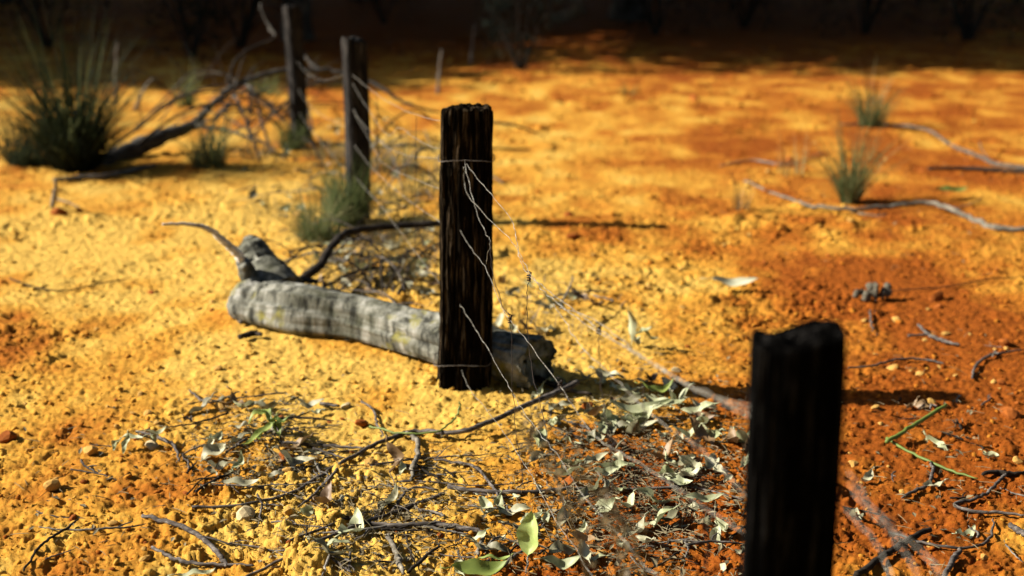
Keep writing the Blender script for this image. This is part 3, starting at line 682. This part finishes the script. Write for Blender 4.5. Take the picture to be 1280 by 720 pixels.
scatter(10, (620, 780, 330, 420), litter_twig('short thin twig on the soil beyond the wire knots'))
scatter(26, (300, 540, 190, 275), litter_twig('short thin twig around the foot of the third post'))
scatter(8, (20, 230, 500, 700), litter_twig('short thin twig on the open soil at the lower left'))

# ------------------------------------------------------------------ LEAVES
def leafmesh(L, W, curl, twist, bend, seed, m):
    rs = random.Random(seed); n = 12; mc = 6; V = []; Fc = []
    for i in range(n+1):
        t = i/n; w = W*(math.sin(math.pi*t**.85)**.8)*(1-.15*t)+.0006; x = (t-.5)*L
        yb = bend*L*(t-.5)**2*2; z0 = curl*L*((t-.5)**2)*2+.003*math.sin(t*9+seed)
        tw = twist*(t-.5)
        for j in range(mc+1):
            s = j/mc*2-1; yy = s*w; zz = abs(s)**1.5*w*.55+.0012*math.sin(seed+t*17+s*3)
            V.append((x, yb+yy*math.cos(tw)-zz*math.sin(tw), z0+yy*math.sin(tw)+zz*math.cos(tw)))
    for i in range(n):
        for j in range(mc):
            a = i*(mc+1)+j; Fc.append((a, a+mc+1, a+mc+2, a+1))
    mb = MB(); mb.add(V, Fc); tube(mb, [V[3], (-L*.62, yb*.2, V[3][2]+.002), (-L*.72, yb, V[3][2])], [.001, .0009, .0007], 5, 2)
    o = mb.build('leaf', m); me = o.data; bpy.data.objects.remove(o); return me
LM = {}
for m in (M_LEAFDRY, M_LEAFBROWN, M_LEAFPALE, M_LEAFGREEN):
    LM[m.name] = [leafmesh(rs_.uniform(.03, .055), rs_.uniform(.0055, .0095), rs_.uniform(-.2, .75), rs_.uniform(-2.2, 2.2), rs_.uniform(-.4, .5), k, m) for k, rs_ in ((k, random.Random(500+k)) for k in range(9))]
def leaf_at(p, me, rot, label, group=None, name='gum_leaf', s=1):
    o = bpy.data.objects.new(name, me); COL.objects.link(o); o.location = p; o.rotation_euler = rot; o.scale = (s, s, s); return tag(o, label, 'leaf', group)
def litter_leaf(label, ms=(M_LEAFDRY, M_LEAFDRY, M_LEAFDRY, M_LEAFBROWN, M_LEAFPALE, M_LEAFPALE)):
    def f(px, py):
        m = random.choice(ms); p = gp(px, py); z = gz(p.x, p.y)+random.uniform(.003, .013)
        leaf_at((p.x, p.y, z), random.choice(LM[m.name]), (random.gauss(0, .45), random.gauss(0, .3), random.uniform(0, 6.3)), label, 'dry leaves in the litter', s=random.uniform(.75, 1.7)*(1.0 if py > 450 else 1.1))
    return f
scatter(22, (240, 400, 505, 600), litter_leaf('dry curled leaf in the dark litter patch around the green leaf sprig'))
scatter(84, (665, 935, 478, 610), litter_leaf('dry grey green leaf in the upper litter left of the near black post'))
scatter(34, (640, 930, 600, 712), litter_leaf('dry leaf in the lower litter around the bright leaf and stay wires'))
scatter(16, (400, 650, 585, 715), litter_leaf('dry leaf among the twigs at the bottom middle'))
scatter(46, (395, 560, 288, 378), litter_leaf('dry leaf in the litter just behind the log'))
scatter(14, (610, 760, 350, 420), litter_leaf('dry leaf on the soil between the log end and the wire knots'))
scatter(30, (290, 545, 185, 272), litter_leaf('dry leaf around the foot of the third post'))
scatter(12, (380, 500, 150, 190), litter_leaf('dry leaf on the far soil between the two far posts'))
scatter(9, (1060, 1270, 400, 700), litter_leaf('dry leaf on the bare red soil at the right'))

# fragments nobody could count: bits of bark, straw and broken leaf
def debris():
    rs = random.Random(77); mbs = MB()
    Z = ((230, 420, 500, 612, 700), (330, 640, 585, 716, 1000), (640, 935, 480, 716, 3000), (400, 556, 286, 378, 1300), (600, 780, 340, 425, 160), (290, 545, 185, 272, 420), (1060, 1278, 390, 716, 220), (10, 230, 520, 716, 90), (960, 1270, 180, 330, 120))
    for x0, x1, y0, y1, n in Z:
        cx, cy = (x0+x1)/2, (y0+y1)/2
        for k in range(n):
            px = rs.gauss(cx, (x1-x0)*.28); py = rs.gauss(cy, (y1-y0)*.30)
            if py > 740 or py < 150: continue
            p = gp(px, py); z = lz(p.x, p.y)+rs.uniform(.003, .011); d = Vector((rs.gauss(0, 1), rs.gauss(0, 1), rs.gauss(0, .25))).normalized(); o_ = Vector((p.x, p.y, z))
            if rs.random() < .55: L = rs.uniform(.008, .04); tube(mbs, [o_, o_+d*L*.5+Vector((0, 0, .001)), o_+d*L], [.0006, .0007, .0004], 4, 1)
            else: shrub_leaf(mbs, o_, d, rs.uniform(.006, .022), rs.uniform(.0015, .005))
    o = mbs.build('litter_debris', M_DEBRIS, None, False); tag(o, 'fine crumbs of bark, straw and broken leaf strewn on the soil', 'litter', None, 'stuff')
M_DEBRIS = simple_noise('bark_and_leaf_fragments', (.06, .045, .025), (.34, .28, .16), 9, .9, .1, 0, .001)
debris()

def flat_leaf(px, py, L, W, rz, m, label, curl=.3, twist=.3, bend=.2, rx=0, ry=0, h=.008, seed=1, name='gum_leaf'):
    p = gp(px, py, h); me = leafmesh(L, W, curl, twist, bend, seed, m)
    return leaf_at((p.x, p.y, lz(p.x, p.y)+h), me, (rx, ry, rz), label, None, name)
# the bright upright leaf
_X = Vector((.06, .25, 1)).normalized(); _Z = Vector((-.55, -.80, .15)); _Z = (_Z-_X*_Z.dot(_X)).normalized(); _Y = _Z.cross(_X)
UPRIGHT = Matrix((_X, _Y, _Z)).transposed().to_euler()
flat_leaf(665, 667, .070, .0215, R(96), M_LEAFBRIGHT, 'bright yellow green upright oval leaf lit by the sun at the bottom middle', .15, .15, .05, 0, R(0), .045, 3).rotation_euler = UPRIGHT
flat_leaf(600, 716, .085, .018, R(8), M_LEAFGREEN, 'broad green leaf cut off by the bottom edge left of the bright one', .3, .3, .2, R(20), 0, .02, 4)
flat_leaf(620, 699, .055, .004, R(5), M_LEAFBRIGHT, 'narrow yellowish leaf pointing at the bright upright leaf', .1, .2, .1, 0, 0, .02, 5)
flat_leaf(702, 708, .060, .013, R(4), M_LEAFPALE, 'pale cupped leaf on the soil right of the bright upright leaf', .5, .3, .1, R(15), 0, .012, 6)
flat_leaf(918, 354, .130, .021, R(3), M_LEAFCREAM, 'pale curved leaf alone on the bright soil behind the near black post', .25, .2, .1, R(18), 0, .018, 7)
flat_leaf(800, 517, .130, .016, R(8), M_LEAFPALE, 'largest pale green leaf sprawling in the litter left of the near black post', .3, .5, .25, R(15), 0, .022, 8)
flat_leaf(828, 508, .090, .012, R(-20), M_LEAFPALE, 'long pale leaf lying over the end of the largest one', .3, .5, .25, R(15), 0, .03, 9)
flat_leaf(822, 492, .070, .010, R(12), M_LEAFGREEN, 'green curled leaf in the litter above the largest pale leaf', .7, .6, .35, R(25), 0, .03, 10)
flat_leaf(848, 600, .055, .011, R(-30), M_LEAFPALE, 'pale pointed leaf in the middle of the litter', .2, .2, .1, R(20), 0, .015, 11)
flat_leaf(880, 622, .070, .009, R(5), M_LEAFPALE, 'pale long leaf beside the last stay wire', .2, .2, .1, R(20), 0, .015, 12)
flat_leaf(757, 590, .050, .009, R(20), M_LEAFPALE, 'pale leaf on the end of the long straight twig', .3, .3, .1, R(30), 0, .02, 13)
flat_leaf(610, 632, .045, .009, R(-60), M_LEAFPALE, 'pale folded leaf under the bent grey twig', .5, .3, .1, R(30), 0, .015, 14)
flat_leaf(415, 680, .055, .006, R(3), M_LEAFPALE, 'narrow pale leaf beside the long thin sloping twig', .2, .3, .1, 0, 0, .012, 15)
flat_leaf(245, 713, .060, .008, R(20), M_LEAFPALE, 'pale leaf at the bottom edge under the crossed grey twigs', .2, .3, .1, 0, 0, .012, 16)
flat_leaf(300, 603, .070, .011, R(4), M_LEAFDRY, 'broad grey leaf lying below the green leaf sprig', .2, .3, .1, R(10), 0, .014, 17)
flat_leaf(300, 577, .040, .007, R(70), M_LEAFPALE, 'small pale upright leaf curling in the litter at left', .6, .5, .3, R(10), R(-30), .02, 18)
flat_leaf(270, 547, .035, .009, R(60), M_LEAFPALE, 'small pale leaf left of the green leaf sprig', .4, .5, .3, R(30), 0, .015, 19)
flat_leaf(383, 640, .030, .010, R(50), M_LEAFPALE, 'small greyish leaf touching the fork of the long twig', .3, .5, .2, R(40), 0, .015, 20)
flat_leaf(235, 524, .026, .008, R(-40), M_STICK, 'small dark bark chip above the litter at left', .1, .2, 0, 0, 0, .008, 21, 'bark_chip')['category'] = 'bark chip'
flat_leaf(420, 305, .10, .014, R(5), M_LEAFPALE, 'pale leaf on top of the litter behind the log', .2, .3, .1, R(10), 0, .03, 22)
flat_leaf(1190, 238, .12, .02, R(10), M_LEAFGREEN, 'yellow green leaf on the far soil above the pale wavy branch', .2, .3, .1, R(20), 0, .03, 23)

def sprig(name, base, leaves, m, label, stem=None):
    org = gp(*base); org.z = lz(org.x, org.y); r = empty(name, org); tag(r, label, 'leaf sprig')
    pts = [gp(x, y, h)-Vector((org.x, org.y, 0)) for x, y, h in stem]
    mb = MB(); tube(mb, pts, [.0018]*(len(pts)-1)+[.001], 6, 5, .0004); mb.build('stem', M_STICK, r)
    for k, (a, b_, w) in enumerate(leaves):     # a leaf blade from a to b
        A = gp(*a)-Vector((org.x, org.y, 0)); B_ = gp(*b_)-Vector((org.x, org.y, 0)); L = (B_-A).length
        me = leafmesh(L, w, .35 if k % 2 else -.25, .5, .15, 40+k, m); o = bpy.data.objects.new('leaf', me); COL.objects.link(o); o.parent = r
        d = (B_-A).normalized(); o.rotation_euler = d.to_track_quat('X', 'Z').to_euler(); o.location = (A+B_)/2
    return r
sprig('leaf_sprig', (320, 545), [((335, 512, .05), (308, 525, .035), .010), ((345, 528, .035), (303, 562, .004), .009), ((340, 522, .05), (325, 508, .055), .007), ((338, 528, .04), (362, 527, .045), .008), ((345, 525, .04), (348, 545, .02), .009), ((330, 545, .02), (316, 552, .01), .006)],
      M_LEAFGREEN, 'bright green leaf sprig standing in the dark litter patch at left', [(352, 555, 0), (348, 540, .025), (338, 520, .045)])
sprig('leaf_sprig', (175, 550), [((178, 540, .03), (142, 548, .018), .008), ((160, 541, .03), (153, 566, .0), .006), ((147, 545, .02), (140, 560, .002), .006), ((178, 540, .03), (208, 538, .02), .008), ((190, 540, .03), (194, 550, .01), .006)],
      M_LEAFPALE, 'drooping pale green leaves on bare soil at the lower left', [(196, 552, 0), (188, 545, .02), (172, 540, .03)])
sprig('leaf_sprig', (795, 425), [((790, 425, .03), (787, 385, .11), .012), ((792, 420, .03), (815, 412, .05), .012), ((790, 422, .02), (800, 430, .01), .012), ((800, 415, .04), (822, 428, .01), .010)],
      M_LEAFPALE, 'pale leaf sprig with one upright leaf beyond the stay wire', [(798, 432, 0), (794, 422, .03), (790, 410, .05)])

# green grass blade over the long twig
stick('green_stalk', [(462, 533, .004), (500, 541, .006), (540, 541, .01), (562, 530, .016), (573, 515, .03), (575, 502, .045)], (.0022, .0016), M_LEAFGREEN, 'green grass blade hooking up beside the long forked twig', (), 'grass blade')
# long thin twigs crossing the litter, and arching dead brush
def free_twig(px, py, L, r, m, label, group, arch=0.0, ang=None):
    p = gp(px, py); a = random.uniform(0, math.pi) if ang is None else ang; d = Vector((math.cos(a), math.sin(a), 0)); n = 6; pts = []; q = Vector((p.x, p.y, 0))-d*L/2; k = random.uniform(-.25, .25)
    for i in range(n+1):
        t = i/n; pts.append(Vector((q.x, q.y, max(gz(q.x, q.y), lz(q.x, q.y)+.004)+r+arch*math.sin(math.pi*min(1, t*random.uniform(.9, 1.15))))))
        a += k*.5+random.uniform(-.22, .22); d = Vector((math.cos(a), math.sin(a), 0)); q = q+d*L/n
    org = pts[3].copy(); mb = MB(); tube(mb, [v-org for v in pts], [r*.9, r, r, r*.85, r*.7, r*.5, r*.25], 7, 5, r*.25, .12)
    o = mb.build('twig', m); o.location = org
    for k in range(random.choice((1, 2, 2, 3))):
        i = random.randint(1, 4); s0 = pts[i]-org; e = Vector((random.uniform(-1, 1), random.uniform(-1, 1), random.uniform(.0, .25)+arch*2)).normalized()*L*random.uniform(.15, .35)
        mb = MB(); tube(mb, [s0, s0+e*.5+Vector((0, 0, L*.02)), s0+e], [r*.6, r*.45, r*.2], 5, 5, r*.2, .1); mb.build('side_twig', m, o)
    tag(o, label, 'twig', group)
for k in range(11): free_twig(random.uniform(330, 640), random.uniform(565, 700), random.uniform(.12, .28), random.uniform(.0011, .0022), random.choice((M_STICK, M_DARKSTICK, M_STICK)), 'long thin twig crossing the litter at the bottom middle', 'thin crossing twigs', 0, random.uniform(-.3, .9))
for k in range(8): free_twig(random.uniform(650, 900), random.uniform(520, 700), random.uniform(.12, .26), random.uniform(.0011, .0020), random.choice((M_STICK, M_DARKSTICK)), 'long thin twig crossing the leaf litter left of the near black post', 'thin crossing twigs')
for k in range(4): free_twig(random.uniform(250, 400), random.uniform(520, 600), random.uniform(.10, .2), random.uniform(.0012, .0022), M_DARKSTICK, 'thin dark twig crossing the litter patch around the green leaf sprig', 'thin crossing twigs')
for k in range(20): free_twig(random.uniform(395, 560), random.uniform(300, 376), random.uniform(.15, .42), random.uniform(.0018, .0038), random.choice((M_DARKSTICK, M_DARKSTICK, M_STICK)), 'dead brush twig arching over the litter behind the log', 'dead brush twigs', random.uniform(.01, .09))
for k in range(16): free_twig(random.uniform(400, 560), random.uniform(190, 275), random.uniform(.3, .7), random.uniform(.002, .0042), random.choice((M_DARKSTICK, M_STICKL)), 'dead brush twig arching near the third post', 'dead brush twigs', random.uniform(.02, .2))
for k in range(20): free_twig(random.uniform(240, 400), random.uniform(130, 205), random.uniform(.35, .9), random.uniform(.003, .007), random.choice((M_DARKSTICK, M_DEAD)), 'dead brush twig arching around the foot of the farthest post', 'dead brush twigs', random.uniform(.02, .28))
# grey seed cluster
def cluster(px, py, label, n=22, s=.0145, m=None):
    c = gp(px, py, .02); r = empty('seed_cluster', (c.x, c.y, lz(c.x, c.y))); tag(r, label, 'seed cluster')
    mb = MB(); tube(mb, [Vector((0, 0, -.01)), Vector((.005, 0, .012)), Vector((-.01, 0, .03))], [.003, .0025, .002], 6, 4); mb.build('stem', M_STICK, r)
    for k in range(n):
        a = random.uniform(0, 6.3); q = random.uniform(0, .034)
        o = bpy.data.objects.new('seed_pod', random.choice(PODS)); COL.objects.link(o); o.parent = r
        o.location = (math.cos(a)*q*1.5, math.sin(a)*q*.6, .012+random.uniform(0, .03)); o.scale = [s*random.uniform(.7, 1.2)]*3; o.rotation_euler = (random.random()*6, random.random()*6, random.random()*6)
M_POD = simple_noise('grey_pod', (.05, .045, .032), (.34, .30, .22), 6, .9, .1, .6, .05)
PODS = [matcopy(q, M_POD) for q in STV]
cluster(1094, 365, 'grey lumpy seed cluster on the red soil behind the near black post')

# ------------------------------------------------------------------ GRASS TUFTS
def tuft(px, py, n, H, spread, mats, label, w=.0028, droop=.5, cat='grass tuft', seed=0, lean=(0, 0), base=.05, hmin=.35):
    rs = random.Random(seed+int(px)); p = gp(px, py); org = Vector((p.x, p.y, lz(p.x, p.y)-.005)); r = None
    for mi, (m, share) in enumerate(mats):
        if n*share < 40 and mi: continue
        if n < 24: n = 24
        mb = MB()
        for k in range(int(n*share)):
            a = rs.uniform(0, 6.283); b = Vector((math.cos(a), math.sin(a), 0))*base*math.sqrt(rs.random())
            a2 = a+rs.gauss(0, .5); h = H*(hmin+(1-hmin)*rs.random()**1.2); th = min(1.35, spread*(.12+.95*rs.random()**.9)); h *= 1-.25*th
            d = Vector((math.cos(a2)+lean[0], math.sin(a2)+lean[1], 0)); side = Vector((-d.y, d.x, 0)).normalized()
            side = (side+Vector((rs.gauss(0, .5), rs.gauss(0, .5), 0))).normalized()
            ns = 7; V = []; dr = droop*rs.uniform(.2, 1.2)
            for i in range(ns+1):
                t = i/ns; tt = th*(.65+.5*t*(1+dr*.4)); q = b*(1-.2*t)+d*(h*t*math.sin(tt))+Vector((0, 0, h*t*max(.05, math.cos(tt))-dr*.25*h*t*t*t*math.sin(th))); ww = w*(1-t)**.7*rs.uniform(.85, 1.15)
                V.append(q-side*ww); V.append(q+side*ww)
            mb.add(V, [(2*i, 2*i+1, 2*i+3, 2*i+2) for i in range(ns)])
        o = mb.build('grass_tuft' if mi == 0 else 'dry_blades', m, r); 
        if mi == 0: o.location = org; tag(o, label, cat); r = o
    return r
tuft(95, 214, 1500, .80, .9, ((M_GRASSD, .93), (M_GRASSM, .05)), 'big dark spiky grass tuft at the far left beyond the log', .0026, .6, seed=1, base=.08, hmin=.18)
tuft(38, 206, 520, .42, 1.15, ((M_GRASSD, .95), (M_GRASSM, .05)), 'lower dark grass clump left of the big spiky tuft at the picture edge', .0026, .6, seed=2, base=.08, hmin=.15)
tuft(436, 280, 900, .30, .85, ((M_GRASSM, .85), (M_GRASSL, .15)), 'soft green grass tuft around the foot of the third post', 0.0018, .5, seed=3, base=.05, lean=(-.1, 0))
tuft(396, 296, 600, .26, 1.1, ((M_GRASSM, .75), (M_GRASSL, .25)), 'thin green grass tuft left of the third post', .0014, .6, seed=4, base=.05)
tuft(366, 186, 260, .22, .9, ((M_GRASSM, .9), (M_GRASSL, .1)), 'short green grass tuft at the foot of the farthest post', .002, .6, seed=5, base=.05)
tuft(1062, 250, 280, .44, .75, ((M_GRASSM, .7), (M_GRASSL, .3)), 'green and straw coloured grass tuft above the pale wavy branch', .0018, .4, seed=6, base=.03)
tuft(1088, 156, 200, .42, .85, ((M_GRASSM, .8), (M_GRASSL, .2)), 'farther small green tuft at the end of the far curved branch', .0022, .5, seed=7, base=.05)
tuft(232, 134, 120, .34, .5, ((M_GRASSM, .8), (M_GRASSL, .2)), 'narrow green grass tuft at the shade edge behind the dead branch', .0022, .4, seed=8, base=.05)
tuft(262, 212, 240, .30, .8, ((M_GRASSM, .6), (M_GRASSL, .4)), 'small dull green weed below the fork of the dead branch', .003, .5, seed=9, base=.06)
tuft(330, 118, 110, .20, 1.0, ((M_GRASSM, 1.0),), 'low green tuft under the arch of the dead branch', .003, .5, seed=10, base=.09)
tuft(925, 262, 26, .18, .5, ((M_SEED, 1.0),), 'sparse brown stalks on the bright soil left of the green tuft', .002, .3, seed=11, base=.03)
tuft(990, 215, 22, .22, .3, ((M_GRASSL, 1.0),), 'few pale straw stalks behind the sparse brown stalks', .0016, .3, seed=12, base=.06)
tuft(515, 260, 60, .20, .6, ((M_GRASSL, .6), (M_GRASSM, .4)), 'thin straw stalks between the third and the splintered post', .0013, .4, seed=13, base=.12)
tuft(480, 250, 60, .16, .8, ((M_GRASSL, .6), (M_GRASSM, .4)), 'wispy dry stalks just right of the third post', .0013, .4, seed=14, base=.1)
tuft(310, 285, 60, .09, 1.6, ((M_GRASSL, .4), (M_SEED, .6)), 'flattened dry grass on the soil left of the thin green tuft', .0018, .6, seed=15, base=.12)
tuft(785, 118, 50, .12, 1.0, ((M_GRASSM, .6), (M_GRASSL, .4)), 'tiny far tuft on the lit ground beside the shade', .003, .5, seed=16, base=.05)

for k, (px, py, n, H, sp, lb) in enumerate((
    (470, 352, 70, .13, 1.2, 'dry tangled scrub just behind the middle of the log'), (520, 340, 80, .15, 1.2, 'dry tangled scrub behind the log beside the splintered post'),
    (425, 330, 60, .12, 1.2, 'dry tangled scrub under the dark crooked branch'), (500, 300, 90, .18, 1.0, 'wiry dry scrub beyond the dark crooked branch'),
    (345, 262, 70, .10, 1.3, 'flat dry scrub on the soil left of the third post'), (410, 200, 90, .18, 1.0, 'wiry dry scrub between the two far posts'),
    (320, 196, 80, .16, 1.1, 'wiry dry scrub left of the farthest post'), (490, 214, 100, .24, .8, 'tall wiry dry scrub right of the third post'),
    (535, 240, 70, .20, .8, 'tall wiry dry scrub just left of the splintered post'), (640, 410, 40, .12, 1.0, 'sparse dry scrub beyond the right end of the log'),
    (690, 420, 30, .10, 1.1, 'sparse dry scrub beyond the wire knots'))):
    tuft(px, py, n*2, H, sp, ((M_SEED, .45), (M_GRASSL, .35), (M_GRASSM, .2)), lb, .0015, .7, 'scrub', seed=40+k, base=.10)
# seedheads near the lens (blurred)
def seedhead(path, label, seed, spikes=60):
    rs = random.Random(seed); pts = [dp(*q) for q in path]; org = pts[0].copy(); r = empty('dry_grass_stalk', (org.x, org.y, org.z)); tag(r, label, 'grass stalk', None)
    mb = MB(); P, Q = smooth_path([p-org for p in pts], [.0011, .001]+[.0009]*(len(pts)-2), 6); tube(mb, [p-org for p in pts], [.0011]+[.0009]*(len(pts)-1), 5, 6, .0004); mb.build('stem', M_SEED, r)
    mb = MB()
    for k in range(spikes):
        q = P[int(len(P)*(.45+.55*k/spikes)) if k < spikes-1 else -1]; d = Vector((rs.gauss(0, 1), rs.gauss(0, 1), rs.gauss(.3, 1))).normalized(); e = q+d*rs.uniform(.006, .022)
        tube(mb, [q, e], [.0003, .0003], 3, 1); shrub_leaf(mb, e, d+Vector((0, 0, -.4)), rs.uniform(.006, .013), .0024)
    mb.build('seedhead', M_SEED, r)
seedhead([(775, 1020, 1.38), (760, 900, 1.38), (745, 760, 1.4), (725, 690, 1.4), (700, 610, 1.4), (665, 560, 1.42), (650, 540, 1.42)], 'blurred brown grass seedhead close to the camera left of the bright leaf', 1)
seedhead([(800, 1020, 1.34), (800, 900, 1.34), (790, 760, 1.35), (772, 680, 1.35), (745, 620, 1.36), (722, 585, 1.36)], 'blurred brown grass seedhead close to the camera between the stay wires', 2)
seedhead([(830, 1020, 1.36), (826, 900, 1.36), (815, 760, 1.36), (800, 700, 1.36), (785, 655, 1.36), (760, 640, 1.36)], 'shortest blurred grass seedhead close to the camera at the bottom', 3)

# ------------------------------------------------------------------ TREES (shade) AND BUSHES
def crown_mesh(seed, n, rx, rz, lw):
    rs = random.Random(seed); mb = MB(); cl = []
    for k in range(26):
        a = rs.uniform(0, 6.3); q = math.sqrt(rs.random())*rx*.8; cl.append((Vector((math.cos(a)*q, math.sin(a)*q, rs.uniform(-.8, .8)*rz)), rs.uniform(.35, .6)*rx*.8))
    for k in range(n):
        c, r = rs.choice(cl); d = Vector((rs.gauss(0, 1), rs.gauss(0, 1), rs.gauss(0, .8))).normalized()
        shrub_leaf(mb, c+d*r*rs.random()**.4, Vector((rs.gauss(0, 1), rs.gauss(0, 1), rs.gauss(-.5, 1))), lw*rs.uniform(.7, 1.4), lw*.24)
    return mb
def tree_proto(seed):
    rs = random.Random(seed); r = empty('gum_tree', (0, 0, 0))
    mb = MB(); tube(mb, [(0, 0, -.2), (.02, 0, .6), (.1, .05, 1.8), (.05, .1, 3.0), (.1, 0, 4.0)], [.20, .15, .13, .11, .07], 14, 5, .01, .06)
    for k in range(5):
        a = k*1.26+rs.random(); z = rs.uniform(1.9, 2.9); tube(mb, [(.08, .05, z), (math.cos(a)*.9, math.sin(a)*.9, z+.8), (math.cos(a)*1.8, math.sin(a)*1.8, z+1.4)], [.06, .04, .02], 8, 4, .01, .06)
    mb.build('trunk', M_TRUNK, r)
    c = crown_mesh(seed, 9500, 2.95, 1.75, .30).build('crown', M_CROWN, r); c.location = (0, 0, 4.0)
    return r
def place_tree(proto, x, y, rz, s, label, first=False):
    r = proto if first else proto.copy()
    if not first:
        COL.objects.link(r)
        for ch in [q for q in proto.children]:
            c = ch.copy(); COL.objects.link(c); c.parent = r
    r.location = (x, y, 0); r.rotation_euler = (0, 0, rz); r.scale = (s, s, s)
    tag(r, label, 'tree', 'gum trees shading the far ground'); return r
TP = [tree_proto(1), tree_proto(2)]
spots = [(-17.5, 11.6), (-15.3, 13.4), (-8.4, 10.2, .6), (-9.5, 14.3, 1), (-9.6, 12.5, .8), (-3.2, 11.4, .7), (-.4, 13.6), (3.5, 12.8), (7.0, 12.4),
         (-19, 15.8), (-15, 15.9), (-11, 15.5), (-7.2, 16.0), (-3.2, 16.6), (1.0, 16.9), (5.2, 16.4), (9.5, 15.6),
         (-16, 20.5), (-11, 20.8), (-6, 21.2), (-1.2, 21.0), (3.6, 21.3), (8.4, 20.8), (-13, 25.5), (-7, 26), (-1, 26.5), (5, 26), (11, 25), (-21, 13.5), (-23, 18),
         (7.5, -2), (8.5, 2.5), (9, 7), (12, 10.5), (12.5, 5), (12, 0), (5.5, -5), (1.5, -5.5), (-2.5, -5.5), (-6.5, -6), (-10.5, -6), (3.5, -9.5), (-1, -9.5), (-5, -10), (8, -8.5)]  # unseen trees right of and behind the camera, added to block sky light
seen = {0: 0, 1: 0}
for i, (x, y, *sc_) in enumerate(spots):
    k = i % 2; inview = abs(x) < .36*y and y < 17
    lb = 'gum trunk in the dark shade at the top of the picture' if inview else 'unseen leafy gum tree of the shading grove outside the picture'
    far = y < 8 or x < -15; x += 1.5 if y > 9 else 0
    place_tree(TP[k], x, y, i*2.4, (sc_[0] if sc_ else .97+.1*((i*7) % 5)/5)*(1.45 if y < 8 else 1), lb, seen[k] == 0); seen[k] += 1

def bush_proto(seed, n=1500):
    r = empty('dark_bush', (0, 0, 0)); rs = random.Random(seed); mb = MB()
    for k in range(9):
        a = rs.uniform(0, 6.3); tube(mb, [(0, 0, -.05), (math.cos(a)*.12, math.sin(a)*.12, .25), (math.cos(a)*.3, math.sin(a)*.3, .6)], [.012, .009, .004], 6, 4, .004)
    mb.build('stems', M_DARKSTICK, r); mb = MB(); cl = [(Vector((rs.uniform(-.3, .3), rs.uniform(-.3, .3), rs.uniform(.15, .75))), rs.uniform(.12, .26)) for _ in range(16)]
    for k in range(n):
        c, q = rs.choice(cl); d = Vector((rs.gauss(0, 1), rs.gauss(0, 1), rs.gauss(0, 1))).normalized()
        p = c+d*q*rs.random()**.5; p.z = max(p.z, .01); shrub_leaf(mb, p, d+Vector((0, 0, .5)), rs.uniform(.03, .08), .008)
    mb.build('foliage', M_BUSH, r); return r
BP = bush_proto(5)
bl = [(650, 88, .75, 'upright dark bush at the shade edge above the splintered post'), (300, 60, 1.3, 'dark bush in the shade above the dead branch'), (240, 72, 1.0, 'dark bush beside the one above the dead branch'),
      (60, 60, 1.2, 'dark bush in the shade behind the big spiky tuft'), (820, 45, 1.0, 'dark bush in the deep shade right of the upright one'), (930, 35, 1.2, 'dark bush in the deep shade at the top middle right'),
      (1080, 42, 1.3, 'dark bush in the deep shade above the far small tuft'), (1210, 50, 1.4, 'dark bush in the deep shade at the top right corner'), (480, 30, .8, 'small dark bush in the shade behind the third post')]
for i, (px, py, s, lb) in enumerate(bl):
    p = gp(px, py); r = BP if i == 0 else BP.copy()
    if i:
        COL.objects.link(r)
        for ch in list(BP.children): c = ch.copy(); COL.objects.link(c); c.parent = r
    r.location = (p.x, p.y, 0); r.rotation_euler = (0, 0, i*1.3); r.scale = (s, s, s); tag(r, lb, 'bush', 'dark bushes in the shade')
# pale broken branch in the shade
mb = MB(); o0 = dp(700, 24, 12.5); tube(mb, [dp(690, 24, 12.5)-o0, dp(708, 20, 12.5)-o0, dp(722, 14, 12.4)-o0, dp(722, 2, 12.3)-o0, dp(716, -12, 12.3)-o0], [.02, .05, .05, .045, .03], 10, 5, .01, .1)
o = mb.build('broken_branch', M_PALESTICK); o.location = o0; tag(o, 'pale broken branch end in the shade at the top edge', 'branch')

# ------------------------------------------------------------------ LIGHT
EL = 31.0; AZ = 3.5      # sun low on the left, a little behind the fence
w = bpy.data.worlds.new('World'); S.world = w; w.use_nodes = True
nt = w.node_tree; bg = nt.nodes['Background']; sk = nt.nodes.new('ShaderNodeTexSky'); sk.sky_type = 'NISHITA'; sk.sun_disc = False
sk.sun_elevation = R(EL); sk.sun_rotation = R(-90+AZ); nt.links.new(sk.outputs[0], bg.inputs[0]); bg.inputs[1].default_value = .05
sun = bpy.data.lights.new('sun', 'SUN'); sun.energy = 5.0; sun.angle = R(.5); sun.color = (1, .93, .82)
so = bpy.data.objects.new('sun', sun); COL.objects.link(so)
dirv = Vector((math.cos(R(EL))*math.cos(R(AZ)), -math.cos(R(EL))*math.sin(R(AZ)), -math.sin(R(EL))))
so.rotation_euler = dirv.to_track_quat('-Z', 'Y').to_euler(); so.location = (-3, 3, 4)
S.view_settings.view_transform = 'Standard'; S.view_settings.look = 'None'; S.view_settings.gamma = 1; S.view_settings.exposure = 1.58
S.cycles.use_denoising = True
S.cycles.max_bounces = 5; S.cycles.diffuse_bounces = 3; S.cycles.transparent_max_bounces = 4; S.cycles.sample_clamp_indirect = 4
